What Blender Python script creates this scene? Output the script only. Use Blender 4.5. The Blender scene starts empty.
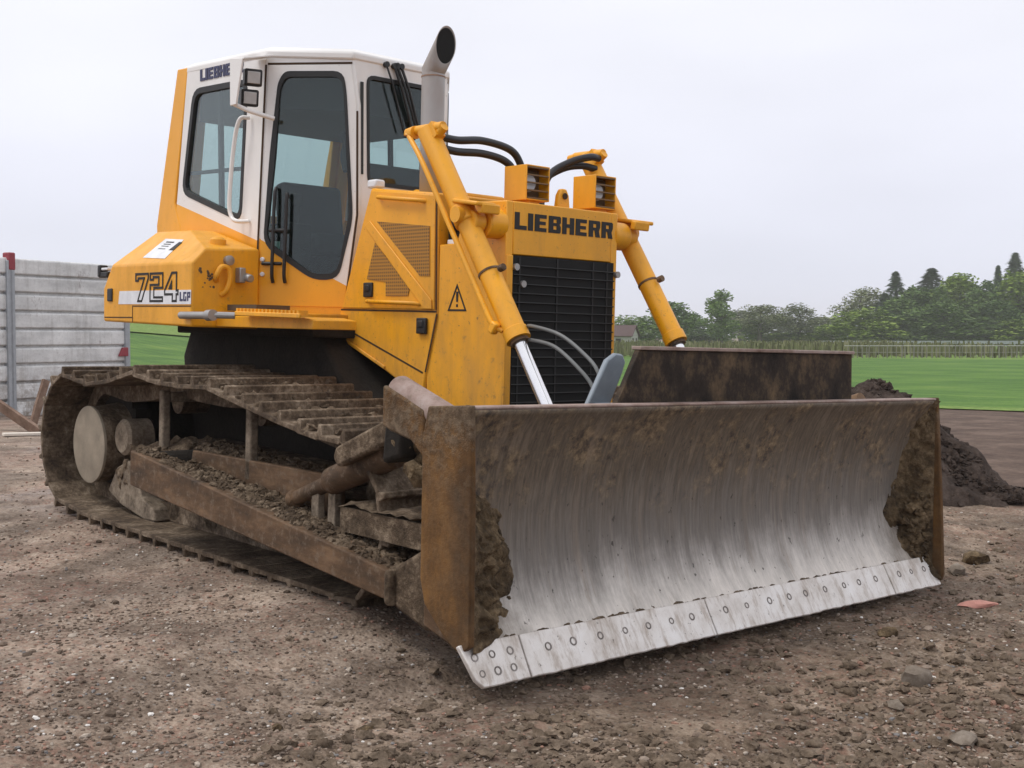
import bpy, bmesh, math, random
from mathutils import Vector, Matrix, noise as mn

random.seed(7)
sc = bpy.context.scene
col = sc.collection
R = math.radians

# ------------------------------------------------------------------ camera
CAM = Vector((3.2518, -4.4171, 1.3327))
RIGHT = Vector((0.669256, 0.743032, 0.0))
DOWN = Vector((0.029999, -0.027021, -0.999185))
FWD = Vector((-0.742426, 0.668710, -0.040374))
cd = bpy.data.cameras.new('camera')
cam = bpy.data.objects.new('camera', cd)
col.objects.link(cam)
cd.sensor_width = 36
cd.lens = 1187.91 * 36 / 1024
cd.clip_start = 0.05
cd.clip_end = 6000
mw = Matrix.Identity(4)
for i in range(3):
    mw[i][0] = RIGHT[i]
    mw[i][1] = -DOWN[i]
    mw[i][2] = -FWD[i]
    mw[i][3] = CAM[i]
cam.matrix_world = mw
sc.camera = cam

# ------------------------------------------------------------------ sky, sun, exposure
SUN_EL, SUN_AZ = R(58), R(215)      # azimuth measured from +Y clockwise seen from above
world = bpy.data.worlds.new('World')
sc.world = world
world.use_nodes = True
wt = world.node_tree
wt.nodes.clear()
def wn(t):
    return wt.nodes.new(t)
sky = wn('ShaderNodeTexSky')
sky.sky_type = 'NISHITA'
sky.sun_disc = False
sky.sun_elevation = SUN_EL
sky.sun_rotation = SUN_AZ
sky.dust_density = 3.0
tc = wn('ShaderNodeTexCoord')
sep = wn('ShaderNodeSeparateXYZ')
wt.links.new(tc.outputs['Generated'], sep.inputs[0])
rmp = wn('ShaderNodeValToRGB')
e = rmp.color_ramp.elements
e[0].position = 0.0
e[0].color = (7.1, 7.25, 8.5, 1)
e[1].position = 0.34
e[1].color = (9.8, 9.85, 10.4, 1)
el = e.new(0.12); el.color = (8.4, 8.5, 9.6, 1)
el = e.new(1.0); el.color = (10.1, 10.1, 10.5, 1)
wt.links.new(sep.outputs['Z'], rmp.inputs[0])
cn = wn('ShaderNodeTexNoise')
cn.inputs['Scale'].default_value = 2.2
cn.inputs['Detail'].default_value = 3
mp = wn('ShaderNodeMapping')
mp.inputs['Scale'].default_value = (1, 1, 3.2)
wt.links.new(tc.outputs['Generated'], mp.inputs[0])
wt.links.new(mp.outputs[0], cn.inputs['Vector'])
cr = wn('ShaderNodeMapRange')
cr.inputs[1].default_value = 0.3; cr.inputs[2].default_value = 0.7
cr.inputs[3].default_value = 0.93; cr.inputs[4].default_value = 1.06
wt.links.new(cn.outputs['Fac'], cr.inputs[0])
vm = wn('ShaderNodeVectorMath'); vm.operation = 'SCALE'
wt.links.new(rmp.outputs[0], vm.inputs[0])
wt.links.new(cr.outputs[0], vm.inputs['Scale'])
mx = wn('ShaderNodeMix'); mx.data_type = 'RGBA'
mx.inputs[0].default_value = 0.93
wt.links.new(sky.outputs[0], mx.inputs[6])
wt.links.new(vm.outputs[0], mx.inputs[7])
bg = wn('ShaderNodeBackground')
bg.inputs[1].default_value = 0.1
wt.links.new(mx.outputs[2], bg.inputs[0])
wo = wn('ShaderNodeOutputWorld')
wt.links.new(bg.outputs[0], wo.inputs[0])

sl = bpy.data.lights.new('sun', 'SUN')
sl.energy = 1.4
sl.angle = R(18)
sl.color = (1.0, 0.96, 0.9)
so = bpy.data.objects.new('sun', sl)
col.objects.link(so)
sd = Vector((math.sin(SUN_AZ) * math.cos(SUN_EL), math.cos(SUN_AZ) * math.cos(SUN_EL), math.sin(SUN_EL)))
so.rotation_euler = sd.to_track_quat('Z', 'Y').to_euler()
sc.view_settings.view_transform = 'Standard'
sc.view_settings.look = 'None'
sc.view_settings.exposure = 0.12
sc.view_settings.gamma = 1.0
sc.view_settings.use_curve_mapping = False
sc.cycles.max_bounces = 8
sc.cycles.transparent_max_bounces = 24
sc.cycles.use_denoising = True
sc.cycles.volume_bounces = 2

# ------------------------------------------------------------------ materials
class NT:
    def __init__(s, name):
        s.m = bpy.data.materials.new(name)
        s.m.use_nodes = True
        s.t = s.m.node_tree
        s.t.nodes.clear()
        s.out = s.n('ShaderNodeOutputMaterial')
        s.b = s.n('ShaderNodeBsdfPrincipled')
        s.l(s.b.outputs[0], s.out.inputs[0])
        s.geo = None
    def n(s, t):
        return s.t.nodes.new(t)
    def l(s, a, b):
        s.t.links.new(a, b)
    def pos(s):
        if s.geo is None:
            s.geo = s.n('ShaderNodeNewGeometry')
        return s.geo.outputs['Position']
    def noise(s, scale, detail=4, rough=0.6, stretch=None, dist=0.0, vec=None):
        v = vec or s.pos()
        if stretch:
            m = s.n('ShaderNodeMapping')
            m.inputs['Scale'].default_value = stretch
            s.l(v, m.inputs[0])
            v = m.outputs[0]
        t = s.n('ShaderNodeTexNoise')
        t.inputs['Scale'].default_value = scale
        t.inputs['Detail'].default_value = detail
        t.inputs['Roughness'].default_value = rough
        t.inputs['Distortion'].default_value = dist
        s.l(v, t.inputs['Vector'])
        return t.outputs['Fac']
    def voro(s, scale, out='Distance', feature='F1'):
        t = s.n('ShaderNodeTexVoronoi')
        t.feature = feature
        t.inputs['Scale'].default_value = scale
        s.l(s.pos(), t.inputs['Vector'])
        return t.outputs[out]
    def ramp(s, fac, stops, interp='LINEAR'):
        r = s.n('ShaderNodeValToRGB')
        r.color_ramp.interpolation = interp
        es = r.color_ramp.elements
        while len(es) < len(stops):
            es.new(0.5)
        for el, (p, c) in zip(es, stops):
            el.position = p
            if not isinstance(c, tuple):
                c = (c, c, c)
            el.color = (c[0], c[1], c[2], 1)
        s.l(fac, r.inputs[0])
        return r.outputs[0]
    def mix(s, fac, a, b, mode='MIX'):
        m = s.n('ShaderNodeMix')
        m.data_type = 'RGBA'
        m.blend_type = mode
        for sock, v in ((m.inputs[0], fac), (m.inputs[6], a), (m.inputs[7], b)):
            if isinstance(v, (int, float)):
                sock.default_value = v
            elif isinstance(v, tuple):
                sock.default_value = (v[0], v[1], v[2], 1)
            else:
                s.l(v, sock)
        return m.outputs[2]
    def math(s, op, a, b=0.0, clamp=False):
        m = s.n('ShaderNodeMath')
        m.operation = op
        m.use_clamp = clamp
        for sock, v in ((m.inputs[0], a), (m.inputs[1], b)):
            if isinstance(v, (int, float)):
                sock.default_value = v
            else:
                s.l(v, sock)
        return m.outputs[0]
    def range(s, v, a, b, c=0.0, d=1.0):
        m = s.n('ShaderNodeMapRange')
        m.clamp = True
        for i, k in enumerate((a, b, c, d)):
            m.inputs[i + 1].default_value = k
        s.l(v, m.inputs[0])
        return m.outputs[0]
    def objxyz(s):
        t = s.n('ShaderNodeTexCoord')
        x = s.n('ShaderNodeSeparateXYZ')
        s.l(t.outputs['Object'], x.inputs[0])
        return x.outputs
    def set(s, **k):
        for key, v in k.items():
            sock = s.b.inputs[{'col': 'Base Color', 'rough': 'Roughness', 'metal': 'Metallic', 'spec': 'Specular IOR Level', 'coat': 'Coat Weight'}[key]]
            if isinstance(v, (int, float)):
                sock.default_value = v
            elif isinstance(v, tuple):
                sock.default_value = (v[0], v[1], v[2], 1)
            else:
                s.l(v, sock)
        return s
    def bump(s, h, strength=0.4, dist=0.01):
        b = s.n('ShaderNodeBump')
        b.inputs['Strength'].default_value = strength
        b.inputs['Distance'].default_value = dist
        s.l(h, b.inputs['Height'])
        s.l(b.outputs[0], s.b.inputs['Normal'])
        return s

YEL = (0.86, 0.385, 0.009)
MUDC = (0.19, 0.145, 0.105)

def paint(name, base, dirt=0.5, rough=0.38, zlow=0.9, zhigh=1.9, two=None):
    """weathered paint: dust film and splashes that thin out upwards, fine chips"""
    k = NT(name)
    c = base
    if two:                                     # two-tone paint: white above z > a + b*x
        o = k.objxyz()
        line = k.math('SUBTRACT', o['Z'], k.math('MULTIPLY', o['X'], two[1]))
        c = k.mix(k.math('GREATER_THAN', line, two[0]), base, two[2])
    tint = k.ramp(k.noise(1.7, 3), [(0.3, 0.9), (0.7, 1.06)])
    c = k.mix(1.0, c, tint, 'MULTIPLY')
    z = k.n('ShaderNodeSeparateXYZ')
    k.l(k.pos(), z.inputs[0])
    low = k.range(z.outputs['Z'], zlow, zhigh, 1.0, 0.12)
    film = k.math('MULTIPLY', k.range(k.noise(5, 6, 0.65, (1, 1, 0.35)), 0.4, 0.75), low)
    c = k.mix(k.math('MULTIPLY', film, dirt), c, (0.2, 0.125, 0.06))
    spl = k.math('MULTIPLY', k.range(k.noise(26, 5, 0.7), 0.58, 0.72), low)
    c = k.mix(k.math('MULTIPLY', spl, dirt), c, (0.13, 0.085, 0.05))
    run = k.math('MULTIPLY', k.range(k.noise(14, 5, 0.7, (1, 1, 0.09)), 0.57, 0.72), k.range(low, 0.1, 1.0, 0.25, 1.0))
    c = k.mix(k.math('MULTIPLY', run, 0.32 * dirt), c, (0.17, 0.085, 0.03))
    chips = k.range(k.noise(48, 4, 0.65), 0.66, 0.70)
    c = k.mix(k.math('MULTIPLY', chips, 0.9 * dirt), c, (0.09, 0.05, 0.025))
    dust = k.range(k.noise(3, 5, 0.7), 0.45, 0.75)
    c = k.mix(k.math('MULTIPLY', dust, 0.10 * dirt), c, (0.42, 0.33, 0.22))
    k.set(col=c, rough=k.ramp(k.math('ADD', film, k.math('MULTIPLY', dust, 0.4)), [(0, rough), (1, 0.8)]))
    k.bump(k.noise(9, 2), 0.08, 0.01)
    return k.m

def flat(name, c, rough=0.5, metal=0.0, var=0.12, scale=12, bump=0.1):
    k = NT(name)
    t = k.ramp(k.noise(scale, 5), [(0.3, 1 - var), (0.7, 1 + var)])
    k.set(col=k.mix(1.0, c, t, 'MULTIPLY'), rough=rough, metal=metal)
    if bump:
        k.bump(k.noise(scale * 3, 3), bump, 0.006)
    return k.m

def earthy(name, stops, scale=6, rough=0.9, bump=0.8, bdist=0.02, fine=45):
    k = NT(name)
    a = k.noise(scale, 6, 0.65)
    b = k.noise(fine, 4, 0.7)
    f = k.math('ADD', k.math('MULTIPLY', a, 0.65), k.math('MULTIPLY', b, 0.35))
    k.set(col=k.ramp(f, stops), rough=rough, spec=0.25)
    k.bump(f, bump, bdist)
    return k.m

def rusty(name, dark, mid, light, streak=None):
    k = NT(name)
    a = k.noise(5, 6, 0.7, streak)
    c = k.ramp(a, [(0.3, dark), (0.5, mid), (0.72, light)])
    s = k.range(k.noise(22, 5, 0.7), 0.52, 0.68)
    c = k.mix(k.math('MULTIPLY', s, 0.65), c, MUDC)
    k.set(col=c, rough=0.75, metal=0.0, spec=0.3)
    k.bump(k.noise(40, 5, 0.7), 0.5, 0.006)
    return k.m

MAT = {}
MAT['yellow'] = paint('yellow_paint', YEL, 0.75, zlow=0.8, zhigh=2.2)
MAT['yellow_clean'] = paint('yellow_paint_upper', YEL, 0.5, 0.36, zlow=1.1, zhigh=2.6)
WHT = (0.80, 0.785, 0.765)
MAT['cab_side'] = paint('cab_two_tone', YEL, 0.3, 0.36, two=(0.966, -0.268, WHT))
MAT['cab_door'] = paint('door_two_tone', YEL, 0.3, 0.36, two=(-0.208, -0.64, WHT))
MAT['white'] = paint('white_paint', WHT, 0.2, 0.4)
MAT['black'] = flat('black_plastic', (0.012, 0.012, 0.013), 0.5)
MAT['rubber'] = flat('rubber_gasket', (0.016, 0.017, 0.018), 0.6)
MAT['hose'] = flat('hose_rubber', (0.014, 0.014, 0.018), 0.42)
MAT['seam'] = flat('panel_gap', (0.05, 0.022, 0.006), 0.8)
MAT['ink'] = flat('black_lettering', (0.007, 0.006, 0.006), 0.6, bump=0)
MAT['blueink'] = flat('blue_lettering', (0.028, 0.03, 0.09), 0.5, bump=0)
MAT['decal'] = flat('white_decal', (0.72, 0.73, 0.76), 0.45, bump=0)
MAT['chrome'] = flat('polished_rod', (0.82, 0.82, 0.84), 0.12, 0.85, 0.03, bump=0)
MAT['steel'] = flat('bare_steel', (0.36, 0.35, 0.34), 0.45, 0.6)
MAT['dark_frame'] = earthy('greasy_frame', [(0.3, (0.008, 0.007, 0.006)), (0.7, (0.035, 0.028, 0.022))], 5)
MAT['lens'] = flat('lamp_lens', (0.5, 0.5, 0.5), 0.18, 0.2)
MAT['grey_hose'] = flat('grey_hose', (0.13, 0.135, 0.135), 0.45)
MAT['grey_plate'] = flat('grey_painted_plate', (0.23, 0.27, 0.31), 0.5)
MAT['seat'] = flat('seat_cloth', (0.010, 0.012, 0.011), 0.9, bump=0)
MAT['interior'] = flat('cab_lining', (0.012, 0.014, 0.013), 0.8, bump=0)
MAT['mesh'] = None
k = NT('perforated_sheet')
o = k.objxyz()
g = k.math('MULTIPLY', k.math('ADD', k.math('SINE', k.math('MULTIPLY', o['X'], 330)), 1.0), k.math('ADD', k.math('SINE', k.math('MULTIPLY', o['Z'], 330)), 1.0))
k.set(col=k.mix(k.range(g, 0.6, 2.2), (0.40, 0.185, 0.02), (0.10, 0.055, 0.018)), rough=0.6)
MAT['mesh'] = k.m
MAT['exhaust'] = None
k = NT('exhaust_steel')
a = k.noise(7, 5, 0.65, (1, 1, 0.5))
z = k.n('ShaderNodeSeparateXYZ'); k.l(k.pos(), z.inputs[0])
rust = k.math('MULTIPLY', k.range(a, 0.35, 0.7), k.range(z.outputs['Z'], 2.55, 2.85, 0.15, 0.8))
k.set(col=k.mix(rust, (0.40, 0.39, 0.385), (0.30, 0.215, 0.16)), rough=0.5, metal=0.35)
k.bump(k.noise(30, 3), 0.15, 0.005)
MAT['exhaust'] = k.m

# tracks: brown steel with dried mud
k = NT('muddy_track_steel')
a = k.noise(7, 6, 0.7)
b = k.noise(38, 5, 0.7)
f = k.math('ADD', k.math('MULTIPLY', a, 0.6), k.math('MULTIPLY', b, 0.4))
oi = k.n('ShaderNodeObjectInfo')
f = k.math('ADD', f, k.range(oi.outputs['Random'], 0, 1, -0.03, 0.04))
k.set(col=k.ramp(f, [(0.36, (0.028, 0.018, 0.011)), (0.47, (0.078, 0.053, 0.033)), (0.55, (0.15, 0.11, 0.074)), (0.67, (0.33, 0.26, 0.19))]), rough=0.8, spec=0.3)
k.bump(f, 0.8, 0.02)
MAT['track'] = k.m
MAT['mud'] = earthy('dried_mud', [(0.35, (0.035, 0.023, 0.014)), (0.5, (0.105, 0.074, 0.048)), (0.66, (0.28, 0.215, 0.15))], 9, 0.92, 1.0, 0.03)
MAT['clay'] = earthy('packed_clay', [(0.36, (0.025, 0.017, 0.010)), (0.5, (0.105, 0.072, 0.040)), (0.64, (0.25, 0.18, 0.105))], 9, 0.9, 1.0, 0.04)
MAT['tan'] = earthy('dusty_casting', [(0.36, (0.07, 0.052, 0.037)), (0.5, (0.19, 0.15, 0.11)), (0.64, (0.33, 0.27, 0.205))], 7, 0.85, 0.4, 0.01)
MAT['rust'] = rusty('rusty_plate', (0.045, 0.026, 0.014), (0.125, 0.064, 0.024), (0.23, 0.125, 0.055), (1, 1, 0.6))
MAT['rust_arm'] = rusty('rusty_arm', (0.034, 0.023, 0.015), (0.10, 0.058, 0.031), (0.215, 0.13, 0.072), (0.5, 1, 1.5))
k = NT('rusty_muddy_plate')
a_ = k.noise(5, 6, 0.72, (1, 1, 0.6))
c = k.ramp(a_, [(0.3, (0.040, 0.022, 0.010)), (0.5, (0.11, 0.054, 0.017)), (0.7, (0.22, 0.11, 0.033))])
zz = k.n('ShaderNodeSeparateXYZ'); k.l(k.pos(), zz.inputs[0])
mud_ = k.math('MULTIPLY', k.range(k.noise(7, 6, 0.75), 0.42, 0.56), k.range(zz.outputs['Z'], 0.72, 0.98, 0.22, 1.0))
c = k.mix(k.math('MULTIPLY', mud_, 0.8), c, k.ramp(k.noise(30, 4, 0.7), [(0.35, (0.065, 0.045, 0.028)), (0.65, (0.20, 0.15, 0.10))]))
k.set(col=c, rough=0.8, spec=0.3)
k.bump(k.math('ADD', mud_, k.noise(40, 5, 0.7)), 0.6, 0.008)
MAT['rust'] = k.m
MAT['worn_tube'] = rusty('worn_primer', (0.15, 0.09, 0.07), (0.30, 0.22, 0.19), (0.42, 0.35, 0.325))

# moldboard: muddy at the top, scoured bright at the bottom
k = NT('scoured_moldboard')
z = k.n('ShaderNodeSeparateXYZ'); k.l(k.pos(), z.inputs[0])
str1 = k.noise(5, 6, 0.7, (1, 3.2, 0.35))
str2 = k.noise(30, 4, 0.7, (1, 2.6, 0.16))
pat = k.noise(4.5, 6, 0.72)
lvl = k.math('ADD', z.outputs['Z'], k.math('MULTIPLY', k.math('SUBTRACT', str1, 0.5), 0.42))
lvl = k.math('ADD', lvl, k.math('MULTIPLY', k.math('SUBTRACT', pat, 0.5), 0.25))
oxyz = k.objxyz()
side_ = k.math('ADD', k.math('ABSOLUTE', k.math('SUBTRACT', oxyz['Y'], 0.02)), k.math('MULTIPLY', k.math('SUBTRACT', pat, 0.5), 0.8))
side_ = k.math('MULTIPLY', k.range(side_, 1.22, 1.58), 0.75)
dirt = k.math('MAXIMUM', k.range(lvl, 0.20, 0.78), side_)
gloss = k.range(lvl, 0.10, 0.44)                 # scoured bright low down, duller steel further up
steel = k.ramp(str2, [(0.3, (0.60, 0.55, 0.495)), (0.7, (0.70, 0.645, 0.59))])
dull = k.ramp(str2, [(0.3, (0.19, 0.18, 0.168)), (0.7, (0.275, 0.26, 0.245))])
steel = k.mix(gloss, steel, dull)
dcol = k.ramp(str2, [(0.3, (0.068, 0.051, 0.034)), (0.55, (0.13, 0.098, 0.067)), (0.75, (0.215, 0.166, 0.116))])
blot = k.math('MULTIPLY', k.range(k.noise(4.2, 7, 0.75), 0.49, 0.58), k.range(z.outputs['Z'], 0.42, 0.68))
bcol = k.ramp(k.noise(18, 5, 0.75), [(0.38, (0.03, 0.022, 0.017)), (0.48, (0.125, 0.085, 0.048)), (0.62, (0.28, 0.205, 0.12))])
dirt = k.math('MAXIMUM', k.math('MULTIPLY', dirt, 0.93), k.math('MULTIPLY', blot, 0.9))
dcol = k.mix(blot, dcol, bcol)
c = k.mix(dirt, steel, dcol)
spk = k.range(k.noise(34, 4, 0.6, (1, 1, 0.6)), 0.66, 0.70)
c = k.mix(k.math('MULTIPLY', spk, 0.85), c, (0.04, 0.033, 0.027))
ru = k.range(k.noise(6, 5, 0.7, (1, 2.5, 0.14)), 0.56, 0.66)
c = k.mix(k.math('MULTIPLY', ru, 0.4), c, (0.26, 0.205, 0.155))
k.set(col=c, metal=k.range(dirt, 0, 0.8, 0.5, 0.03), rough=k.range(dirt, 0, 1, 0.40, 0.7))
k.bump(k.math('ADD', k.math('MULTIPLY', str2, 0.5), k.math('MULTIPLY', dirt, pat)), 0.25, 0.006)
MAT['moldboard'] = k.m
k = NT('worn_cutting_edge')
a = k.noise(6, 5, 0.65)
c = k.ramp(a, [(0.3, (0.56, 0.51, 0.46)), (0.5, (0.74, 0.70, 0.66)), (0.7, (0.82, 0.795, 0.77))])
ru = k.range(k.noise(9, 5, 0.75, (1, 2.4, 0.4)), 0.50, 0.66)
c = k.mix(k.math('MULTIPLY', ru, 0.6), c, (0.30, 0.22, 0.155))
sc2 = k.range(k.noise(30, 5, 0.75), 0.63, 0.68)
c = k.mix(k.math('MULTIPLY', sc2, 0.8), c, (0.09, 0.07, 0.055))
k.set(col=c, metal=0.25, rough=0.5)
k.bump(k.noise(35, 4), 0.2, 0.004)
MAT['edge'] = k.m
k = NT('caked_spill_plate')
a = k.noise(6, 6, 0.72, (1, 1, 0.8))
c = k.ramp(a, [(0.34, (0.010, 0.008, 0.007)), (0.5, (0.032, 0.023, 0.017)), (0.6, (0.085, 0.058, 0.035)), (0.72, (0.16, 0.11, 0.06))])
k.set(col=c, rough=0.8, spec=0.25)
k.bump(k.noise(25, 5), 0.5, 0.01)
MAT['spill'] = k.m

# tinted glass (real transmission with fresnel reflection)
k = NT('tinted_glass')
tr = k.n('ShaderNodeBsdfTransparent'); tr.inputs[0].default_value = (0.76, 0.83, 0.82, 1)
gl = k.n('ShaderNodeBsdfGlossy'); gl.inputs['Roughness'].default_value = 0.03; gl.inputs[0].default_value = (0.9, 0.95, 0.95, 1)
lw = k.n('ShaderNodeLayerWeight'); lw.inputs[0].default_value = 0.5
fres = k.math('ADD', 0.042, k.math('MULTIPLY', k.math('POWER', lw.outputs['Facing'], 4.0), 0.9))
mxs = k.n('ShaderNodeMixShader')
k.l(fres, mxs.inputs[0]); k.l(tr.outputs[0], mxs.inputs[1]); k.l(gl.outputs[0], mxs.inputs[2])
k.l(mxs.outputs[0], k.out.inputs[0])
MAT['glass'] = k.m

# ------------------------------------------------------------------ mesh builder
class MB:
    def __init__(s):
        s.v = []
        s.f = []
    def add(s, vs, fs):
        o = len(s.v)
        s.v += [tuple(v) for v in vs]
        s.f += [tuple(i + o for i in f) for f in fs]
        return s
    def box(s, c, d, rot=None):
        c = Vector(c)
        vs = []
        for x in (-.5, .5):
            for y in (-.5, .5):
                for z in (-.5, .5):
                    p = Vector((x * d[0], y * d[1], z * d[2]))
                    if rot is not None:
                        p = rot @ p
                    vs.append(c + p)
        return s.add(vs, [(0, 1, 3, 2), (4, 6, 7, 5), (0, 4, 5, 1), (2, 3, 7, 6), (0, 2, 6, 4), (1, 5, 7, 3)])
    def slab(s, pts, vec):
        """a planar outline given in space, thickened along vec"""
        vec = Vector(vec)
        n = len(pts)
        a = [Vector(p) for p in pts]
        b = [p + vec for p in a]
        return s.add(a + b, [tuple(range(n - 1, -1, -1)), tuple(range(n, 2 * n))] + [(i, (i + 1) % n, n + (i + 1) % n, n + i) for i in range(n)])
    def prism(s, poly, y0, y1):
        return s.slab([(p[0], y0, p[1]) for p in poly], (0, y1 - y0, 0))
    def ring(s, outer, inner, vec):
        """a plate with a hole: both outlines planar and star-shaped about the hole's middle"""
        vec = Vector(vec)
        O = [Vector(p) for p in outer]
        I = [Vector(p) for p in inner]
        c = sum(I, Vector()) / len(I)
        n = vec.normalized()
        u = (O[0] - c).normalized()
        w = n.cross(u)
        def flat2(P):
            return [((p - c).dot(u), (p - c).dot(w)) for p in P]
        o2, i2 = flat2(O), flat2(I)
        ang = sorted(set(round(math.atan2(y, x), 5) for x, y in o2 + i2))
        def hit(poly, a):
            dx, dy = math.cos(a), math.sin(a)
            best = 0
            for k in range(len(poly)):
                x1, y1 = poly[k]; x2, y2 = poly[(k + 1) % len(poly)]
                ex, ey = x2 - x1, y2 - y1
                den = dx * ey - dy * ex
                if abs(den) < 1e-12:
                    continue
                t = (x1 * ey - y1 * ex) / den
                q = (x1 * dy - y1 * dx) / den
                if t > 0 and -1e-4 <= q <= 1 + 1e-4:
                    best = max(best, t)
            return (dx * best, dy * best)
        po = [hit(o2, a) for a in ang]
        pi = [hit(i2, a) for a in ang]
        m = len(ang)
        vs = []
        for h in (0, 1):
            for P in (po, pi):
                vs += [c + u * x + w * y + vec * h for x, y in P]
        fs = []
        for i in range(m):
            j = (i + 1) % m
            fs += [(i, m + i, m + j, j), (2 * m + i, 2 * m + j, 3 * m + j, 3 * m + i), (i, j, 2 * m + j, 2 * m + i), (m + i, 3 * m + i, 3 * m + j, m + j)]
        return s.add(vs, fs)
    def tube(s, path, r, n=12, cap=True):
        P = [Vector(p) for p in path]
        rs = r if isinstance(r, (list, tuple)) else [r] * len(P)
        d0 = (P[1] - P[0]).normalized()
        up = Vector((0, 0, 1)) if abs(d0.z) < 0.9 else Vector((0, 1, 0))
        a = d0.cross(up).normalized()
        vs = []
        for i, p in enumerate(P):
            if i == 0: d = P[1] - P[0]
            elif i == len(P) - 1: d = P[-1] - P[-2]
            else: d = (P[i + 1] - p).normalized() + (p - P[i - 1]).normalized()
            d.normalize()
            a = (a - d * a.dot(d)).normalized()
            b = d.cross(a)
            for k in range(n):
                t = 2 * math.pi * k / n
                vs.append(p + (a * math.cos(t) + b * math.sin(t)) * rs[i])
        fs = []
        for i in range(len(P) - 1):
            for k in range(n):
                k2 = (k + 1) % n
                fs.append((i * n + k, i * n + k2, (i + 1) * n + k2, (i + 1) * n + k))
        if cap:
            fs.append(tuple(range(n - 1, -1, -1)))
            fs.append(tuple((len(P) - 1) * n + k for k in range(n)))
        return s.add(vs, fs)
    def cyl(s, p0, p1, r0, r1=None, n=24):
        return s.tube([p0, p1], [r0, r0 if r1 is None else r1], n)
    def lump(s, c, r, sq=(1, 1, 1), seed=0, amp=0.45):
        vs, fs = ICO
        out = []
        for v in vs:
            q = Vector(v)
            h = 1 + amp * (mn.noise(q * 1.6 + Vector((seed * 3.1, seed * 1.7, seed * 0.9))) + 0.5 * mn.noise(q * 4 + Vector((seed, 5, 2))))
            out.append((c[0] + q.x * r * h * sq[0], c[1] + q.y * r * h * sq[1], c[2] + q.z * r * h * sq[2]))
        return s.add(out, fs)
    def build(s, name, mat, parent=None, smooth=False, bevel=0.0, seg=2, angle=None):
        me = bpy.data.meshes.new(name)
        me.from_pydata(s.v, [], s.f)
        bm = bmesh.new()
        bm.from_mesh(me)
        bmesh.ops.recalc_face_normals(bm, faces=bm.faces)
        bm.to_mesh(me)
        bm.free()
        me.materials.append(mat)
        o = bpy.data.objects.new(name, me)
        col.objects.link(o)
        if parent is not None:
            o.parent = parent
        if bevel:
            b = o.modifiers.new('bevel', 'BEVEL')
            b.width = bevel
            b.segments = seg
            b.limit_method = 'ANGLE'
            b.angle_limit = R(35)
        if smooth or bevel:
            for p in me.polygons:
                p.use_smooth = True
            me.set_sharp_from_angle(angle=R(angle or 35))
        return o

def _ico(sub):
    bm = bmesh.new()
    bmesh.ops.create_icosphere(bm, subdivisions=sub, radius=1)
    bm.verts.index_update()
    r = ([tuple(v.co) for v in bm.verts], [tuple(v.index for v in f.verts) for f in bm.faces])
    bm.free()
    return r
ICO = _ico(2)
ICO1 = _ico(1)

def rounded(poly, rad, n=4):
    """round the corners of a 3D planar outline"""
    P = [Vector(p) for p in poly]
    out = []
    m = len(P)
    for i in range(m):
        p, a, b = P[i], P[i - 1], P[(i + 1) % m]
        da, db = (a - p), (b - p)
        r = min(rad, da.length * 0.45, db.length * 0.45)
        s0 = p + da.normalized() * r
        s1 = p + db.normalized() * r
        for k in range(n + 1):
            t = k / n
            out.append(s0 * (1 - t) ** 2 + p * 2 * t * (1 - t) + s1 * t * t)
    return out
def scaled(poly, d):
    """shrink (d<0) or grow a planar outline about its middle by about d metres"""
    P = [Vector(p) for p in poly]
    c = sum(P, Vector()) / len(P)
    return [p + (p - c).normalized() * d for p in P]
def curve(pts, n=8):
    """Catmull-Rom through points"""
    P = [Vector(p) for p in pts]
    P = [P[0] * 2 - P[1]] + P + [P[-1] * 2 - P[-2]]
    out = []
    for i in range(1, len(P) - 2):
        for k in range(n):
            t = k / n
            a, b, c, d = P[i - 1], P[i], P[i + 1], P[i + 2]
            out.append(0.5 * ((2 * b) + (c - a) * t + (2 * a - 5 * b + 4 * c - d) * t * t + (3 * b - a - 3 * c + d) * t ** 3))
    out.append(P[-2])
    return out

def empty(name, loc=(0, 0, 0)):
    o = bpy.data.objects.new(name, None)
    o.location = loc
    o.empty_display_size = 0.3
    col.objects.link(o)
    return o
def tag(o, label=None, cat=None, group=None, kind=None):
    if label: o['label'] = label
    if cat: o['category'] = cat
    if group: o['group'] = group
    if kind: o['kind'] = kind
    return o
def sstep(x, a, b):
    t = max(0.0, min(1.0, (x - a) / (b - a)))
    return t * t * (3 - 2 * t)

# ------------------------------------------------------------------ ground
def gbase(x, y):
    """smooth lie of the land"""
    r = math.hypot(x + 2, y)
    rise = sstep(-x, 0.15, 1.2) * 0.10 + sstep(-x, 1.2, 5.0) * 0.075
    rise *= 1 - 0.75 * sstep(y, 1.5, 5.0)
    rise *= 1 - sstep(r, 9, 25)
    tilt = -0.022 * max(-2.5, min(2.5, y)) * (1 - sstep(abs(x), 0.8, 3.0))
    left = sstep(-x, 22, 110) * (1 - sstep(y + 0.62 * x, -25, 12)) * 5.0       # field climbing behind the fence
    return rise + tilt - 0.03 + left
def gnoise(x, y, step):
    if step > 0.5:
        return 0.0
    p = Vector((x, y, 0.3))
    h = 0.035 * mn.noise(p * 0.6) + 0.022 * mn.noise(p * 1.7)
    if step < 0.2:
        h += 0.012 * mn.noise(p * 5.1)
    if step < 0.07:
        rough = 0.5 + 1.3 * sstep(x + 0.25 * y, -1.2, 0.8)
        h += rough * (0.012 * mn.noise(p * 9) + 0.009 * mn.noise(p * 19))
    return h
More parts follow.
